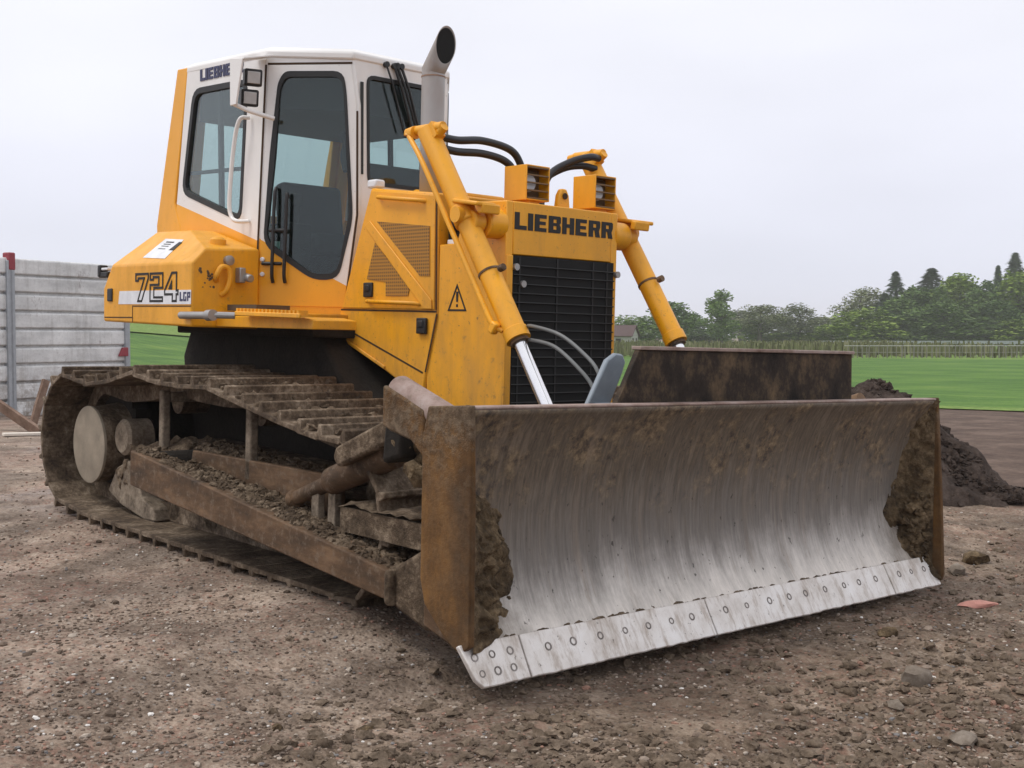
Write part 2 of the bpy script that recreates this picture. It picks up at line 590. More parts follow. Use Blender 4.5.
def under(x, y):
    """keep the ground below the blade edge and the tracks"""
    t = 0.0
    if -0.35 < x < 0.25 and abs(y) < 1.9:
        t = 0.022
    elif -5.0 < x <= -0.5 and abs(y) < 2.1:
        t = -0.030 * (1 - sstep(abs(abs(y) - 1.05), 0.38, 0.95)) * sstep(-x, 0.5, 0.9)
    return t
def gz(x, y, step=0.05):
    return gbase(x, y) + gnoise(x, y, step) * (0.55 if under(x, y) else 1.0) - under(x, y)

def lines(a, b, step, far_lo, far_hi):
    L = []
    x = a
    while x <= b:
        L.append(x); x += step
    s = step; x = a; lo = []
    while x > far_lo:
        s *= 1.13
        x -= s
        lo.append(x)
    s = step; x = b; hi = []
    while x < far_hi:
        s *= 1.13
        x += s
        hi.append(x)
    return sorted(lo) + L + hi
xs = lines(-5.6, 2.4, 0.04, -700, 700)
ys = lines(-3.9, 4.6, 0.04, -700, 700)
gv = []
for i, x in enumerate(xs):
    sx = xs[min(i + 1, len(xs) - 1)] - xs[max(i - 1, 0)]
    for j, y in enumerate(ys):
        sy = ys[min(j + 1, len(ys) - 1)] - ys[max(j - 1, 0)]
        gv.append((x, y, gz(x, y, max(sx, sy) / 2)))
ny = len(ys)
gf = [(i * ny + j, (i + 1) * ny + j, (i + 1) * ny + j + 1, i * ny + j + 1) for i in range(len(xs) - 1) for j in range(ny - 1)]
k = NT('gravelly_earth')
big = k.noise(0.7, 5, 0.6)
med = k.noise(5, 6, 0.7)
fin = k.noise(42, 4, 0.75)
cells = k.n('ShaderNodeTexVoronoi'); cells.inputs['Scale'].default_value = 60
k.l(k.pos(), cells.inputs['Vector'])
f = k.math('ADD', k.math('MULTIPLY', med, 0.55), k.math('MULTIPLY', fin, 0.45))
c = k.ramp(f, [(0.37, (0.090, 0.063, 0.046)), (0.46, (0.215, 0.160, 0.120)), (0.55, (0.335, 0.262, 0.205)), (0.66, (0.47, 0.39, 0.32))])  # darkest stop paints shade into the crevices between the crumbs
xy = k.n('ShaderNodeSeparateXYZ'); k.l(k.pos(), xy.inputs[0])
# red brick grit in the yard, darker fresh earth towards the blade's front
redm = k.math('MULTIPLY', k.range(k.noise(1.1, 4, 0.6), 0.42, 0.66), k.range(k.noise(30, 3, 0.7), 0.45, 0.6))
c = k.mix(k.math('MULTIPLY', redm, 0.75), c, (0.27, 0.135, 0.10))
ce = k.n('ShaderNodeSeparateXYZ'); k.l(cells.outputs['Color'], ce.inputs[0])
grit = k.ramp(ce.outputs['X'], [(0.0, (0.12, 0.09, 0.07)), (0.35, (0.19, 0.15, 0.12)), (0.6, (0.26, 0.22, 0.19)), (0.8, (0.24, 0.15, 0.12)), (0.95, (0.42, 0.39, 0.36)), (1.0, (0.6, 0.58, 0.55))], 'CONSTANT')
gm = k.math('MULTIPLY', k.math('GREATER_THAN', ce.outputs['Y'], 0.6), k.math('LESS_THAN', cells.outputs['Distance'], 0.42))
c = k.mix(k.math('MULTIPLY', gm, 0.8), c, grit)
fresh = k.range(k.math('ADD', k.math('ADD', xy.outputs['X'], k.math('MULTIPLY', xy.outputs['Y'], 0.25)), k.math('MULTIPLY', big, 2.2)), -0.6, 1.3)
c = k.mix(k.math('MULTIPLY', fresh, 0.55), c, k.mix(1.0, c, (0.50, 0.46, 0.39), 'MULTIPLY'))
wet = k.math('MULTIPLY', k.range(k.noise(0.8, 4, 0.55), 0.54, 0.66), k.range(fresh, 0.2, 0.8, 1, 0.3))
c = k.mix(k.math('MULTIPLY', wet, 0.85), c, k.mix(1.0, c, (0.62, 0.58, 0.55), 'MULTIPLY'))
pack = k.range(k.noise(1.6, 4, 0.6), 0.42, 0.62, 0.72, 1.22)
pk = k.n('ShaderNodeVectorMath'); pk.operation = 'SCALE'; k.l(c, pk.inputs[0]); k.l(pack, pk.inputs['Scale'])
c = pk.outputs[0]
k.set(col=c, rough=k.range(wet, 0, 1, 0.9, 0.38), spec=k.range(wet, 0, 1, 0.25, 0.6))
k.bump(k.math('ADD', f, k.math('MULTIPLY', k.math('SUBTRACT', 0.5, cells.outputs['Distance']), 0.25)), 0.9, 0.02)
MAT['ground'] = k.m
g = MB(); g.v = gv; g.f = gf
o = g.build('ground', MAT['ground'], smooth=True, angle=180)
tag(o, kind='structure')

def field(name, outline, mat, lift, n=40):
    """a sheet lying on the land, outline = four corners"""
    a, b, c, d = [Vector(p) for p in outline]
    m = MB()
    for i in range(n + 1):
        for j in range(n + 1):
            u, v = i / n, j / n
            p = a * (1 - u) * (1 - v) + b * u * (1 - v) + c * u * v + d * (1 - u) * v
            m.v.append((p.x, p.y, gz(p.x, p.y, 9) + lift))
    for i in range(n):
        for j in range(n):
            m.f.append((i * (n + 1) + j, (i + 1) * (n + 1) + j, (i + 1) * (n + 1) + j + 1, i * (n + 1) + j + 1))
    return tag(m.build(name, mat, smooth=True, angle=180), kind='structure')

k = NT('young_crop')
a = k.noise(0.35, 4, 0.6)
b = k.noise(9, 4, 0.7)
rows = k.noise(1.0, 3, 0.5, (0.25, 2.5, 1))
f = k.math('ADD', k.math('MULTIPLY', a, 0.4), k.math('ADD', k.math('MULTIPLY', b, 0.3), k.math('MULTIPLY', rows, 0.3)))
k.set(col=k.ramp(f, [(0.36, (0.042, 0.108, 0.014)), (0.48, (0.070, 0.155, 0.021)), (0.56, (0.105, 0.20, 0.030)), (0.68, (0.17, 0.25, 0.05))]), rough=0.8, spec=0.2)
k.bump(b, 0.8, 0.08)
MAT['crop'] = k.m
k = NT('verge_grass')
b = k.noise(7, 4, 0.7)
k.set(col=k.ramp(b, [(0.35, (0.09, 0.16, 0.03)), (0.6, (0.19, 0.28, 0.06))]), rough=0.85, spec=0.2)
k.bump(b, 0.8, 0.06)
MAT['verge'] = k.m
MAT['tilled'] = earthy('tilled_soil', [(0.36, (0.062, 0.040, 0.030)), (0.5, (0.108, 0.073, 0.055)), (0.63, (0.165, 0.116, 0.090))], 1.6, 0.95, 0.9, 0.06, 14)
field('field_soil', [(-9, 5.6, 0), (0.6, 6.2, 0), (4.5, 26, 0), (-20, 13.2, 0)], MAT['tilled'], 0.025)
field('field_verge', [(-20, 13.0, 0), (-5.6, 15.9, 0), (-5.6, 16.8, 0), (-20, 14.2, 0)], MAT['verge'], 0.045)
field('crop_field', [(-60, 5, 0), (-5.9, 15.9, 0), (10, 74, 0), (-60, 50, 0)], MAT['crop'], 0.035, 60)
field('far_meadow', [(-60.5, 47.5, 0), (12, 73, 0), (90, 300, 0), (-300, 160, 0)], MAT['verge'], 0.02)
field('hill_meadow', [(-59.5, 4, 0), (-59.5, 50, 0), (-420, 230, 0), (-600, -40, 0)], MAT['verge'], 0.14, 90)
field('left_field', [(-22, -6, 0), (-22, 8.5, 0), (-120, 66, 0), (-260, -60, 0)], MAT['crop'], 0.06, 60)

# ------------------------------------------------------------------ bulldozer
dozer = empty('bulldozer')
tag(dozer, 'yellow crawler bulldozer with white cab and wide blade, parked on the gravelly yard', 'bulldozer')
MT = Matrix(((0.999801, -0.000292, 0.019955, 0), (0, 0.999893, 0.014643, 0), (-0.019958, -0.014640, 0.999694, 0), (0, 0, 0, 1)))
dozer.matrix_world = MT

def part(name, parent=dozer):
    """a part that is only the holder of its sub-parts is still a mesh: callers build one"""
    return parent

# --- tracks ----------------------------------------------------------
YO, YI = 1.45, 0.66
loop = []
def arc(cx, cz, r, a0, a1, n):
    for i in range(n + 1):
        a = R(a0 + (a1 - a0) * i / n)
        loop.append((cx + r * math.cos(a), cz + r * math.sin(a)))
arc(-4.36, 0.55, 0.42, 250, 100, 10)
loop += [(-4.05, 0.925), (-3.75, 0.955), (-3.42, 1.02), (-3.1, 0.985), (-2.8, 0.975), (-2.5, 0.985), (-2.15, 0.925), (-1.8, 0.865), (-1.5, 0.82)]
arc(-1.27, 0.45, 0.36, 95, -70, 9)
loop += [(-1.3 - 0.25 * i, 0.115) for i in range(12)]
P = [Vector((a, 0, b)) for a, b in loop]
P = P + [P[0]]
seglen = [(P[i + 1] - P[i]).length for i in range(len(P) - 1)]
total = sum(seglen)
NSH = 48
def at(d):
    d %= total
    for i, s in enumerate(seglen):
        if d <= s:
            return P[i] + (P[i + 1] - P[i]) * (d / s)
        d -= s
    return P[-1]
def shoe_mesh():
    m = MB()
    pitch = total / NSH
    L = pitch * 0.985
    W = YO - YI
    # local x along the run, y across, z outwards
    m.slab([(-L / 2, -W / 2, -0.008), (L / 2, -W / 2, -0.008), (L / 2 + 0.012, -W / 2, 0.012), (L / 2 - 0.03, -W / 2, 0.020),
            (-L / 2 + 0.035, -W / 2, 0.016), (-L / 2 + 0.022, -W / 2, 0.062), (-L / 2, -W / 2, 0.064), (-L / 2 - 0.01, -W / 2, 0.0)], (0, W, 0))
    return m
shoe_proto = None
def make_track(s):
    c = MB()
    yc = s * (YO + YI) / 2
    n = 96
    ins, outs = [], []
    for i in range(n):
        p = at(total * i / n); q = at(total * (i + 0.5) / n); d = (at(total * i / n + 0.03) - p).normalized()
        nn = Vector((-d.z, 0, d.x))          # outward for this winding
        ins.append(p - nn * 0.115); outs.append(p - nn * 0.012)
    vs = []
    for y in (yc - 0.11, yc + 0.11):
        vs += [(p.x, y, p.z) for p in ins] + [(p.x, y, p.z) for p in outs]
    fs = []
    for i in range(n):
        j = (i + 1) % n
        fs += [(i, j, n + j, n + i), (2 * n + i, 3 * n + i, 3 * n + j, 2 * n + j), (i, 2 * n + i, 2 * n + j, j), (n + i, n + j, 3 * n + j, 3 * n + i)]
    c.add(vs, fs)
    ch = c.build('track', MAT['track'], dozer)
    global shoe_proto
    for i in range(NSH):
        d = total * (i + 0.5) / NSH
        p = at(d)
        t = (at(d + 0.05) - at(d - 0.05)).normalized()
        nn = Vector((-t.z, 0, t.x))
        if shoe_proto is None:
            sh = shoe_mesh().build('track_shoe', MAT['track'], ch, bevel=0.004, seg=1)
            shoe_proto = sh
        else:
            sh = shoe_proto.copy()
            col.objects.link(sh)
            sh.parent = ch
        m = Matrix.Identity(4)
        y = nn.cross(t)
        w = random.uniform(-0.015, 0.015)
        for a in range(3):
            m[a][0] = t[a]; m[a][1] = y[a]; m[a][2] = nn[a]
        m = Matrix.Translation((p.x, yc, p.z)) @ m @ Matrix.Rotation(w, 4, 'Y')
        sh.matrix_local = m
    return ch
for s in (-1, 1):
    make_track(s)

for s in (-1, 1):
    yc = s * (YO + YI) / 2
    # sprocket and its hub disc at the rear, idler in front
    m = MB()
    nt_ = 23
    pts = []
    for i in range(nt_ * 2):
        a = math.pi * i / nt_
        r = 0.335 if i % 2 else 0.295
        pts.append((-4.34 + r * math.cos(a), 0.55 + r * math.sin(a)))
    m.prism(pts, yc - 0.05, yc + 0.05)
    sp = m.build('drive_sprocket', MAT['dark_frame'], dozer)
    h = MB()
    h.tube([(-4.34, yc, 0.55), (-4.31, s * 1.26, 0.525), (-4.31, s * 1.312, 0.525)], [0.245, 0.245, 0.245], 36)
    h.build('hub_drum', MAT['mud'], sp, smooth=True, angle=40)
    h = MB()
    h.tube([(-4.31, s * 1.306, 0.525), (-4.31, s * 1.322, 0.525), (-4.31, s * 1.327, 0.525)], [0.250, 0.250, 0.235], 40)
    hb = h.build('hub_cover', flat('dried_mud_film', (0.27, 0.225, 0.17), 0.85, 0, 0.25, 7, 0.2), sp, smooth=True)
    m = MB()
    m.tube([(-4.40, s * 0.58, 0.55), (-4.40, s * 0.86, 0.55), (-4.40, s * 0.92, 0.55)], [0.36, 0.36, 0.30], 28)
    m.build('final_drive', MAT['dark_frame'], sp, smooth=True)
    m = MB()
    m.tube([(-1.27, yc - 0.07, 0.45), (-1.27, yc - 0.05, 0.45), (-1.27, yc + 0.05, 0.45), (-1.27, yc + 0.07, 0.45)], [0.22, 0.25, 0.25, 0.22], 32)
    m.build('idler_wheel', MAT['mud'], dozer, smooth=True)
    for x in (-3.9, -3.42, -2.95, -2.5, -2.05, -1.65):
        m = MB()
        m.tube([(x, yc - 0.11, 0.22), (x, yc - 0.08, 0.22), (x, yc + 0.08, 0.22), (x, yc + 0.11, 0.22)], [0.085, 0.1, 0.1, 0.085], 18)
        m.build('track_roller', MAT['track'], dozer, smooth=True)
    for x in (-3.42, -2.45):
        m = MB()
        m.tube([(x, yc - 0.09, 0.855), (x, yc + 0.09, 0.855)], 0.075, 16)
        m.build('carrier_roller', MAT['track'], dozer, smooth=True)
    # roller frame with its upright brackets
    m = MB()
    m.prism([(-3.95, 0.30), (-1.45, 0.30), (-1.45, 0.50), (-1.7, 0.56), (-3.6, 0.60), (-3.95, 0.50)], s * 1.20, s * 0.72)
    tf = m.build('track_frame', MAT['mud'], dozer, bevel=0.012)
    for x, z0, z1 in ((-3.30, 0.59, 0.93), (-2.29, 0.54, 0.90)):
        m = MB()
        m.slab([(x - 0.03, s * 1.31, z0 - 0.03), (x + 0.03, s * 1.31, z0 - 0.03), (x + 0.025, s * 1.31, z1), (x - 0.028, s * 1.31, z1)], (0, -s * 0.05, 0))
        m.box((x, s * 1.13, z1 - 0.04), (0.07, 0.26, 0.06))
        m.build('roller_bracket', MAT['tan'], tf, bevel=0.01)
    # guard casting beneath the hub
    m = MB()
    m.prism([(-4.15, 0.24), (-4.02, 0.40), (-3.86, 0.46), (-3.74, 0.40), (-3.66, 0.25), (-3.50, 0.20), (-3.46, 0.13), (-3.62, 0.12), (-3.95, 0.17)], s * 1.26, s * 1.12)
    m.build('sprocket_guard', MAT['tan'], tf, bevel=0.010, seg=2)
    m = MB()
    for i in range(26):
        m.lump((-3.84 + random.uniform(-.16, .14), s * (1.235 + random.uniform(0, .03)), 0.37 + random.uniform(-.07, .07)), random.uniform(.015, .04), (1, .6, 1), i * 1.9 + s, 0.6)
    m.build('caked_mud', MAT['mud'], tf, smooth=True, angle=60)['kind'] = 'stuff'
    m = MB()
    m.tube([(-3.93, s * 1.10, 0.60), (-3.93, s * 1.25, 0.60), (-3.93, s * 1.27, 0.60)], [0.115, 0.115, 0.095], 24)
    m.build('pivot_cap', MAT['tan'], tf, smooth=True)
    # lower inner ledge plate seen between beam and frame
    m = MB()
    m.prism([(-2.95, 0.42), (-1.42, 0.36), (-1.42, 0.625), (-2.90, 0.615)], s * 1.31, s * 1.28)
    m.build('guard_plate', MAT['rust_arm'], tf, bevel=0.006)

# mud lying on the frames, the arms and between the grousers
def mudpile(spots, parent, n, mat=None, name='mud'):
    m = MB()
    for i in range(n):
        (x0, y0, z0), (x1, y1, z1), w, r0, r1 = random.choice(spots)
        t = random.random()
        r = random.uniform(r0, r1)
        m.lump((x0 + (x1 - x0) * t + random.uniform(-.02, .02), y0 + (y1 - y0) * t + random.uniform(-w, w), z0 + (z1 - z0) * t - r * 0.2), r, (random.uniform(.8, 1.3), random.uniform(.8, 1.2), random.uniform(.6, 1.0)), random.random() * 50, 0.75)
    o = m.build(name, mat or MAT['mud'], parent, smooth=True, angle=50)
    o['kind'] = 'stuff'
    return o
for s in (-1, 1):
    m = MB()
    n1, n2 = 90, 16
    for i in range(n1 + 1):
        x = -3.35 + 2.65 * i / n1
        for j in range(n2 + 1):
            v = j / n2
            y = 1.475 - 0.29 * v
            zl = 0.605 - (x + 3.07) * 0.106            # level of the arm's top edge
            z = zl - 0.030 - 0.03 * math.sin(math.pi * v) + 0.05 * v * v
            q = Vector((x * 6, y * 6, s * 3))
            z += 0.035 * mn.noise(q) + 0.020 * mn.noise(q * 2.7) + 0.010 * mn.noise(q * 6)
            m.v.append((x, s * y, z))
    for i in range(n1):
        for j in range(n2):
            m.f.append((i * (n2 + 1) + j, (i + 1) * (n2 + 1) + j, (i + 1) * (n2 + 1) + j + 1, i * (n2 + 1) + j + 1))
    o = m.build('mud_bed', MAT['mud'], dozer, smooth=True, angle=180)
    o['kind'] = 'stuff'
mudpile([((-3.05, -1.525, 0.615), (-0.65, -1.525, 0.35), 0.045, 0.006, 0.022),
         ((-3.3, -1.33, 0.60), (-0.9, -1.33, 0.37), 0.13, 0.005, 0.020),
         ((-3.3, -1.10, 0.615), (-1.6, -1.10, 0.57), 0.12, 0.012, 0.04),
         ((-2.2, -1.38, 0.50), (-0.75, -1.40, 0.355), 0.09, 0.005, 0.020)], dozer, 2400)
topmud = []
for i in range(46):
    x = -4.3 + 3.2 * i / 45
    best = min((at(total * q / 400) for q in range(400)), key=lambda p: abs(p.x - x) - 0.6 * p.z)
    topmud.append(((x, -1.42, best.z + 0.028), (x + 0.02, -0.70, best.z + 0.028), 0.0, 0.008, 0.030))
mudpile(topmud, dozer, 520)

for s in (-1, 1):
    m = MB()
    m.prism([(-4.74, 0.34), (-1.35, 0.30), (-1.40, 0.70), (-2.2, 0.82), (-3.4, 0.90), (-4.58, 0.88)], s * 0.71, s * 0.63)
    m.build('shade_plate', MAT['dark_frame'], dozer, bevel=0.01)  # added dark plate, stands in for the shade inside the track loop

# --- hull, belly ------------------------------------------------------
m = MB()
m.prism([(-4.35, 0.55), (-1.40, 0.50), (-1.40, 0.72), (-2.0, 0.78), (-2.45, 0.98), (-2.80, 1.36), (-4.30, 1.36), (-4.45, 1.1)], -0.60, 0.60)
m.build('hull', MAT['dark_frame'], dozer, bevel=0.02)
m = MB()
m.prism([(-4.30, 1.26), (-2.62, 1.26), (-2.62, 1.352), (-4.30, 1.352)], -0.72, 0.72)
m.build('cab_mount', MAT['dark_frame'], dozer, bevel=0.01)

# --- engine hood ------------------------------------------------------
HY = 0.42
hood_poly = [(-2.485, 2.135), (-1.862, 2.066), (-1.845, 1.42), (-1.93, 1.10), (-1.95, 0.98), (-2.10, 0.99), (-2.30, 1.075), (-2.845, 1.275), (-2.775, 1.43)]
m = MB()
m.prism(hood_poly, -HY, HY)
hood = m.build('hood', MAT['yellow'], dozer, bevel=0.012)
m = MB()
m.box((-2.2, 0, 2.095), (0.5, 0.3, 0.06), Matrix.Rotation(R(6.2), 3, 'Y'))
m.build('hood_ridge', MAT['yellow_clean'], hood, bevel=0.015)
# side door with raised rib, perforated panels, handles and latches
dy = -HY - 0.008
door_poly = [(-2.475, 2.120), (-1.875, 2.054), (-1.862, 1.432), (-2.755, 1.440)]
m = MB()
m.prism(door_poly, -HY + 0.003, dy)
sd_ = m.build('side_door', MAT['yellow'], hood, bevel=0.005)
def strips(pairs, w, y, dep=0.003):
    mm = MB()
    for (x0, z0), (x1, z1) in pairs:
        d = Vector((x1 - x0, 0, z1 - z0)); l = d.length; d.normalize()
        n = Vector((-d.z, 0, d.x)) * w / 2
        a = Vector((x0, y, z0)); b = Vector((x1, y, z1))
        mm.slab([a - n, b - n, b + n, a + n], (0, -dep, 0))
    return mm
strips([((-2.77, 1.430), (-1.85, 1.422)), ((-1.853, 1.43), (-1.868, 2.04)), ((-1.846, 1.41), (-1.938, 1.09)), ((-2.76, 1.33), (-1.96, 1.085))], 0.010, -HY, 0.002).build('panel_gap', MAT['seam'], hood)
strips([((-2.83, 1.290), (-2.31, 1.10))], 0.02, -HY, 0.010).build('lower_lip', MAT['yellow'], hood, bevel=0.004)
m = MB()
m.prism([(-2.405, 1.937), (-1.912, 1.887), (-1.903, 1.616), (-1.990, 1.617)], dy + 0.002, dy - 0.004)
m.build('upper_grille', MAT['mesh'], hood)
m = MB()
m.prism([(-2.421, 1.814), (-2.079, 1.558), (-2.096, 1.508), (-2.304, 1.509), (-2.306, 1.588), (-2.494, 1.608)], dy + 0.002, dy - 0.004)
m.build('lower_grille', MAT['mesh'], hood)
m = MB()
m.slab([(-2.525, dy, 1.915), (-2.470, dy, 1.945), (-1.880, dy, 1.485), (-1.875, dy, 1.435), (-1.945, dy, 1.435)], (0, -0.009, 0))
m.build('rib', MAT['yellow'], hood, bevel=0.004)
for (x, z, w, h) in ((-2.475, 1.545, 0.085, 0.085), (-1.963, 1.343, 0.082, 0.088)):
    m = MB()
    m.box((x, -HY - 0.012, z), (w, 0.02, h))
    m.box((x, -HY - 0.024, z + 0.01), (w * 0.55, 0.012, h * 0.45))
    m.build('latch', MAT['black'], hood, bevel=0.006)
for x0, z0, x1, z1 in ((-2.472, 1.482, -1.99, 1.463), (-2.385, 2.075, -1.96, 2.025)):
    m = MB()
    m.tube([(x0, dy + 0.005, z0), (x0 + 0.02, dy - 0.028, z0 - 0.004), (x1 - 0.02, dy - 0.028, z1 + 0.004), (x1, dy + 0.005, z1)], 0.012, 10)
    m.build('hood_handle', MAT['yellow_clean'], hood, smooth=True, angle=60)
m = MB()
m.box((-2.52, -0.36, 2.165), (0.09, 0.07, 0.05))
m.build('mount_block', MAT['decal'], hood, bevel=0.012)

# --- radiator guard (front section of the body) ------------------------
RX = -1.305
m = MB()
side_poly = [(-1.845, 1.785), (-1.70, 1.785), (-1.62, 2.0), (RX, 1.99), (RX, 0.62), (-1.93, 0.70), (-1.938, 1.09), (-1.846, 1.415)]
m.prism(side_poly, -0.412, -0.365)
m.prism(side_poly, 0.365, 0.412)
m.prism([(-1.62, 2.0), (RX, 1.99), (RX, 1.718), (RX - 0.06, 1.718), (-1.62, 1.95)], -0.364, 0.364)
guard = m.build('radiator_guard', MAT['yellow'], dozer, bevel=0.006)
m = MB()
m.box((RX - 0.012, 0.009, 1.2), (0.03, 0.752, 1.03))
core = m.build('radiator_core', flat('radiator_black', (0.005, 0.005, 0.005), 0.9, bump=0), guard)
m = MB()
for i in range(21):
    z = 0.70 + 0.985 * (i + 0.5) / 21
    m.box((RX + 0.010, 0.009, z), (0.008, 0.750, 0.005), Matrix.Rotation(R(-25), 3, 'Y'))
for y in (-0.32, -0.05, 0.22, 0.33):
    m.box((RX + 0.006, y, 1.2), (0.006, 0.012, 1.02))
m.build('grille', flat('grille_bars', (0.014, 0.014, 0.014), 0.7, bump=0), guard)
for y, z in ((-0.35, 1.655), (-0.30, 1.57), (0.405, 1.652)):
    m = MB()
    m.cyl((RX - 0.03, y, z), (RX + 0.022, y, z), 0.018, None, 12)
    m.build('bolt', MAT['steel'], guard, smooth=True)
m = MB()
m.box((RX + 0.001, -0.389, 1.2), (0.016, 0.044, 1.03))
m.build('edge_strip', MAT['yellow_clean'], guard, bevel=0.005)
# hydraulic block and bright fitting seen through the notch behind the cylinder
m = MB()
m.box((-1.74, -0.30, 1.86), (0.20, 0.12, 0.15))
m.cyl((-1.80, -0.36, 1.87), (-1.66, -0.36, 1.93), 0.03, None, 12)
m.build('valve_block', MAT['dark_frame'], guard, bevel=0.008)
m = MB()
m.box((-1.76, -0.33, 1.80), (0.12, 0.10, 0.025))
m.build('valve_plate', MAT['decal'], guard, bevel=0.004)
# lifting eye on top
m = MB()
m.slab([(-1.36, 0.0, 1.985), (-1.36, 0.095, 1.985), (-1.36, 0.085, 2.06), (-1.36, 0.065, 2.095), (-1.36, 0.03, 2.095), (-1.36, 0.01, 2.06)], (-0.035, 0, 0))
le = m.build('lifting_eye', MAT['yellow_clean'], guard, bevel=0.008)
m = MB()
m.cyl((-1.352, 0.048, 2.055), (-1.357, 0.048, 2.055), 0.017, None, 14)
m.build('eye_hole', MAT['seam'], le)

# lettering ------------------------------------------------------------
S = 0.33
GLY = {
 'L': [[(0, 0), (.95, 0), (.95, .24), (0, .24)], [(0, .24), (.38, .24), (.38, 1), (0, 1)]],
 'I': [[(0, 0), (.40, 0), (.40, 1), (0, 1)]],
 'E': [[(0, 0), (.38, 0), (.38, 1), (0, 1)], [(.38, 0), (.95, 0), (.95, .22), (.38, .22)], [(.38, .40), (.88, .40), (.88, .60), (.38, .60)], [(.38, .78), (.95, .78), (.95, 1), (.38, 1)]],
 'B': [[(0, 0), (.38, 0), (.38, 1), (0, 1)], [(.38, 0), (.92, 0), (1, .08), (1, .20), (.38, .20)], [(.38, .42), (.96, .42), (.90, .51), (.96, .60), (.38, .60)], [(.38, .80), (1, .80), (1, .92), (.92, 1), (.38, 1)], [(.66, .20), (1, .20), (1, .42), (.66, .42)], [(.66, .60), (1, .60), (1, .80), (.66, .80)]],
 'H': [[(0, 0), (.36, 0), (.36, 1), (0, 1)], [(.64, 0), (1, 0), (1, 1), (.64, 1)], [(.36, .39), (.64, .39), (.64, .61), (.36, .61)]],
 'R': [[(0, 0), (.38, 0), (.38, 1), (0, 1)], [(.38, .80), (1, .80), (1, .92), (.92, 1), (.38, 1)], [(.38, .40), (.90, .40), (.98, .58), (.38, .58)], [(.66, .58), (1, .58), (1, .80), (.66, .80)], [(.52, .40), (.62, 0), (1, 0), (.88, .40)]],
 'G': [[(0, 0), (.36, 0), (.36, 1), (0, 1)], [(.36, 0), (.95, 0), (.95, .2), (.36, .2)], [(.36, .8), (.95, .8), (.95, 1), (.36, 1)], [(.64, .2), (.95, .2), (.95, .52), (.64, .52)]],
 'P': [[(0, 0), (.36, 0), (.36, 1), (0, 1)], [(.36, .8), (.95, .8), (.95, 1), (.36, 1)], [(.36, .36), (.95, .36), (.95, .56), (.36, .56)], [(.64, .56), (.95, .56), (.95, .8), (.64, .8)]],
}
WID = {'I': .40, 'L': .92}
def lettering(text, org, u, v, n, height, width, gap=0.14, dep=0.004):
    """block letters: org = lower left corner, u/v = reading and up directions, n = outward normal"""
    org, u, v, n = Vector(org), Vector(u), Vector(v), Vector(n)
    tot = sum(WID.get(ch, 1) for ch in text) + gap * (len(text) - 1)
    sx = width / tot
    x = 0
    m = MB()
    for ch in text:
        for poly in GLY[ch]:
            m.slab([org + u * (x + px) * sx + v * py * height for px, py in poly], n * dep)
        x += WID.get(ch, 1) + gap
    return m
lettering('LIEBHERR', (RX - 0.001, -0.357, 1.848), (0, 1, 0), (0, 0, 1), (1, 0, 0), 0.088, 0.728).build('lettering', MAT['ink'], guard)
def outline_strip(m, poly, w, f, dep):
    """closed outline of a flat shape as mitred strips; poly 2D, f maps 2D to space"""
    n = len(poly)
    area = sum(poly[i][0] * poly[(i + 1) % n][1] - poly[(i + 1) % n][0] * poly[i][1] for i in range(n))
    sg = 1 if area > 0 else -1
    inn = []
    for i in range(n):
        p = Vector(poly[i]); a = Vector(poly[i - 1]); b = Vector(poly[(i + 1) % n])
        d1 = (p - a).normalized(); d2 = (b - p).normalized()
        n1 = Vector((-d1.y, d1.x)) * sg; n2 = Vector((-d2.y, d2.x)) * sg
        mi = (n1 + n2)
        mi = mi / max(0.25, mi.dot(n1))
        inn.append(p + mi * w)
    for i in range(n):
        j = (i + 1) % n
        q = [f(*poly[i]), f(*poly[j]), f(*inn[j]), f(*inn[i])]
        m.slab(q, dep)
# warning triangle
m = MB()
outline_strip(m, [(-1.764, 1.426), (-1.605, 1.426), (-1.687, 1.572)], 0.010, lambda x, z: (x, -0.4122, z), (0, -0.002, 0))
m.slab([(-1.692, -0.4122, 1.475), (-1.678, -0.4122, 1.475), (-1.676, -0.4122, 1.53), (-1.694, -0.4122, 1.53)], (0, -0.002, 0))
m.slab([(-1.692, -0.4122, 1.448), (-1.678, -0.4122, 1.448), (-1.678, -0.4122, 1.463), (-1.692, -0.4122, 1.463)], (0, -0.002, 0))
m.build('warning_sign', MAT['ink'], guard)

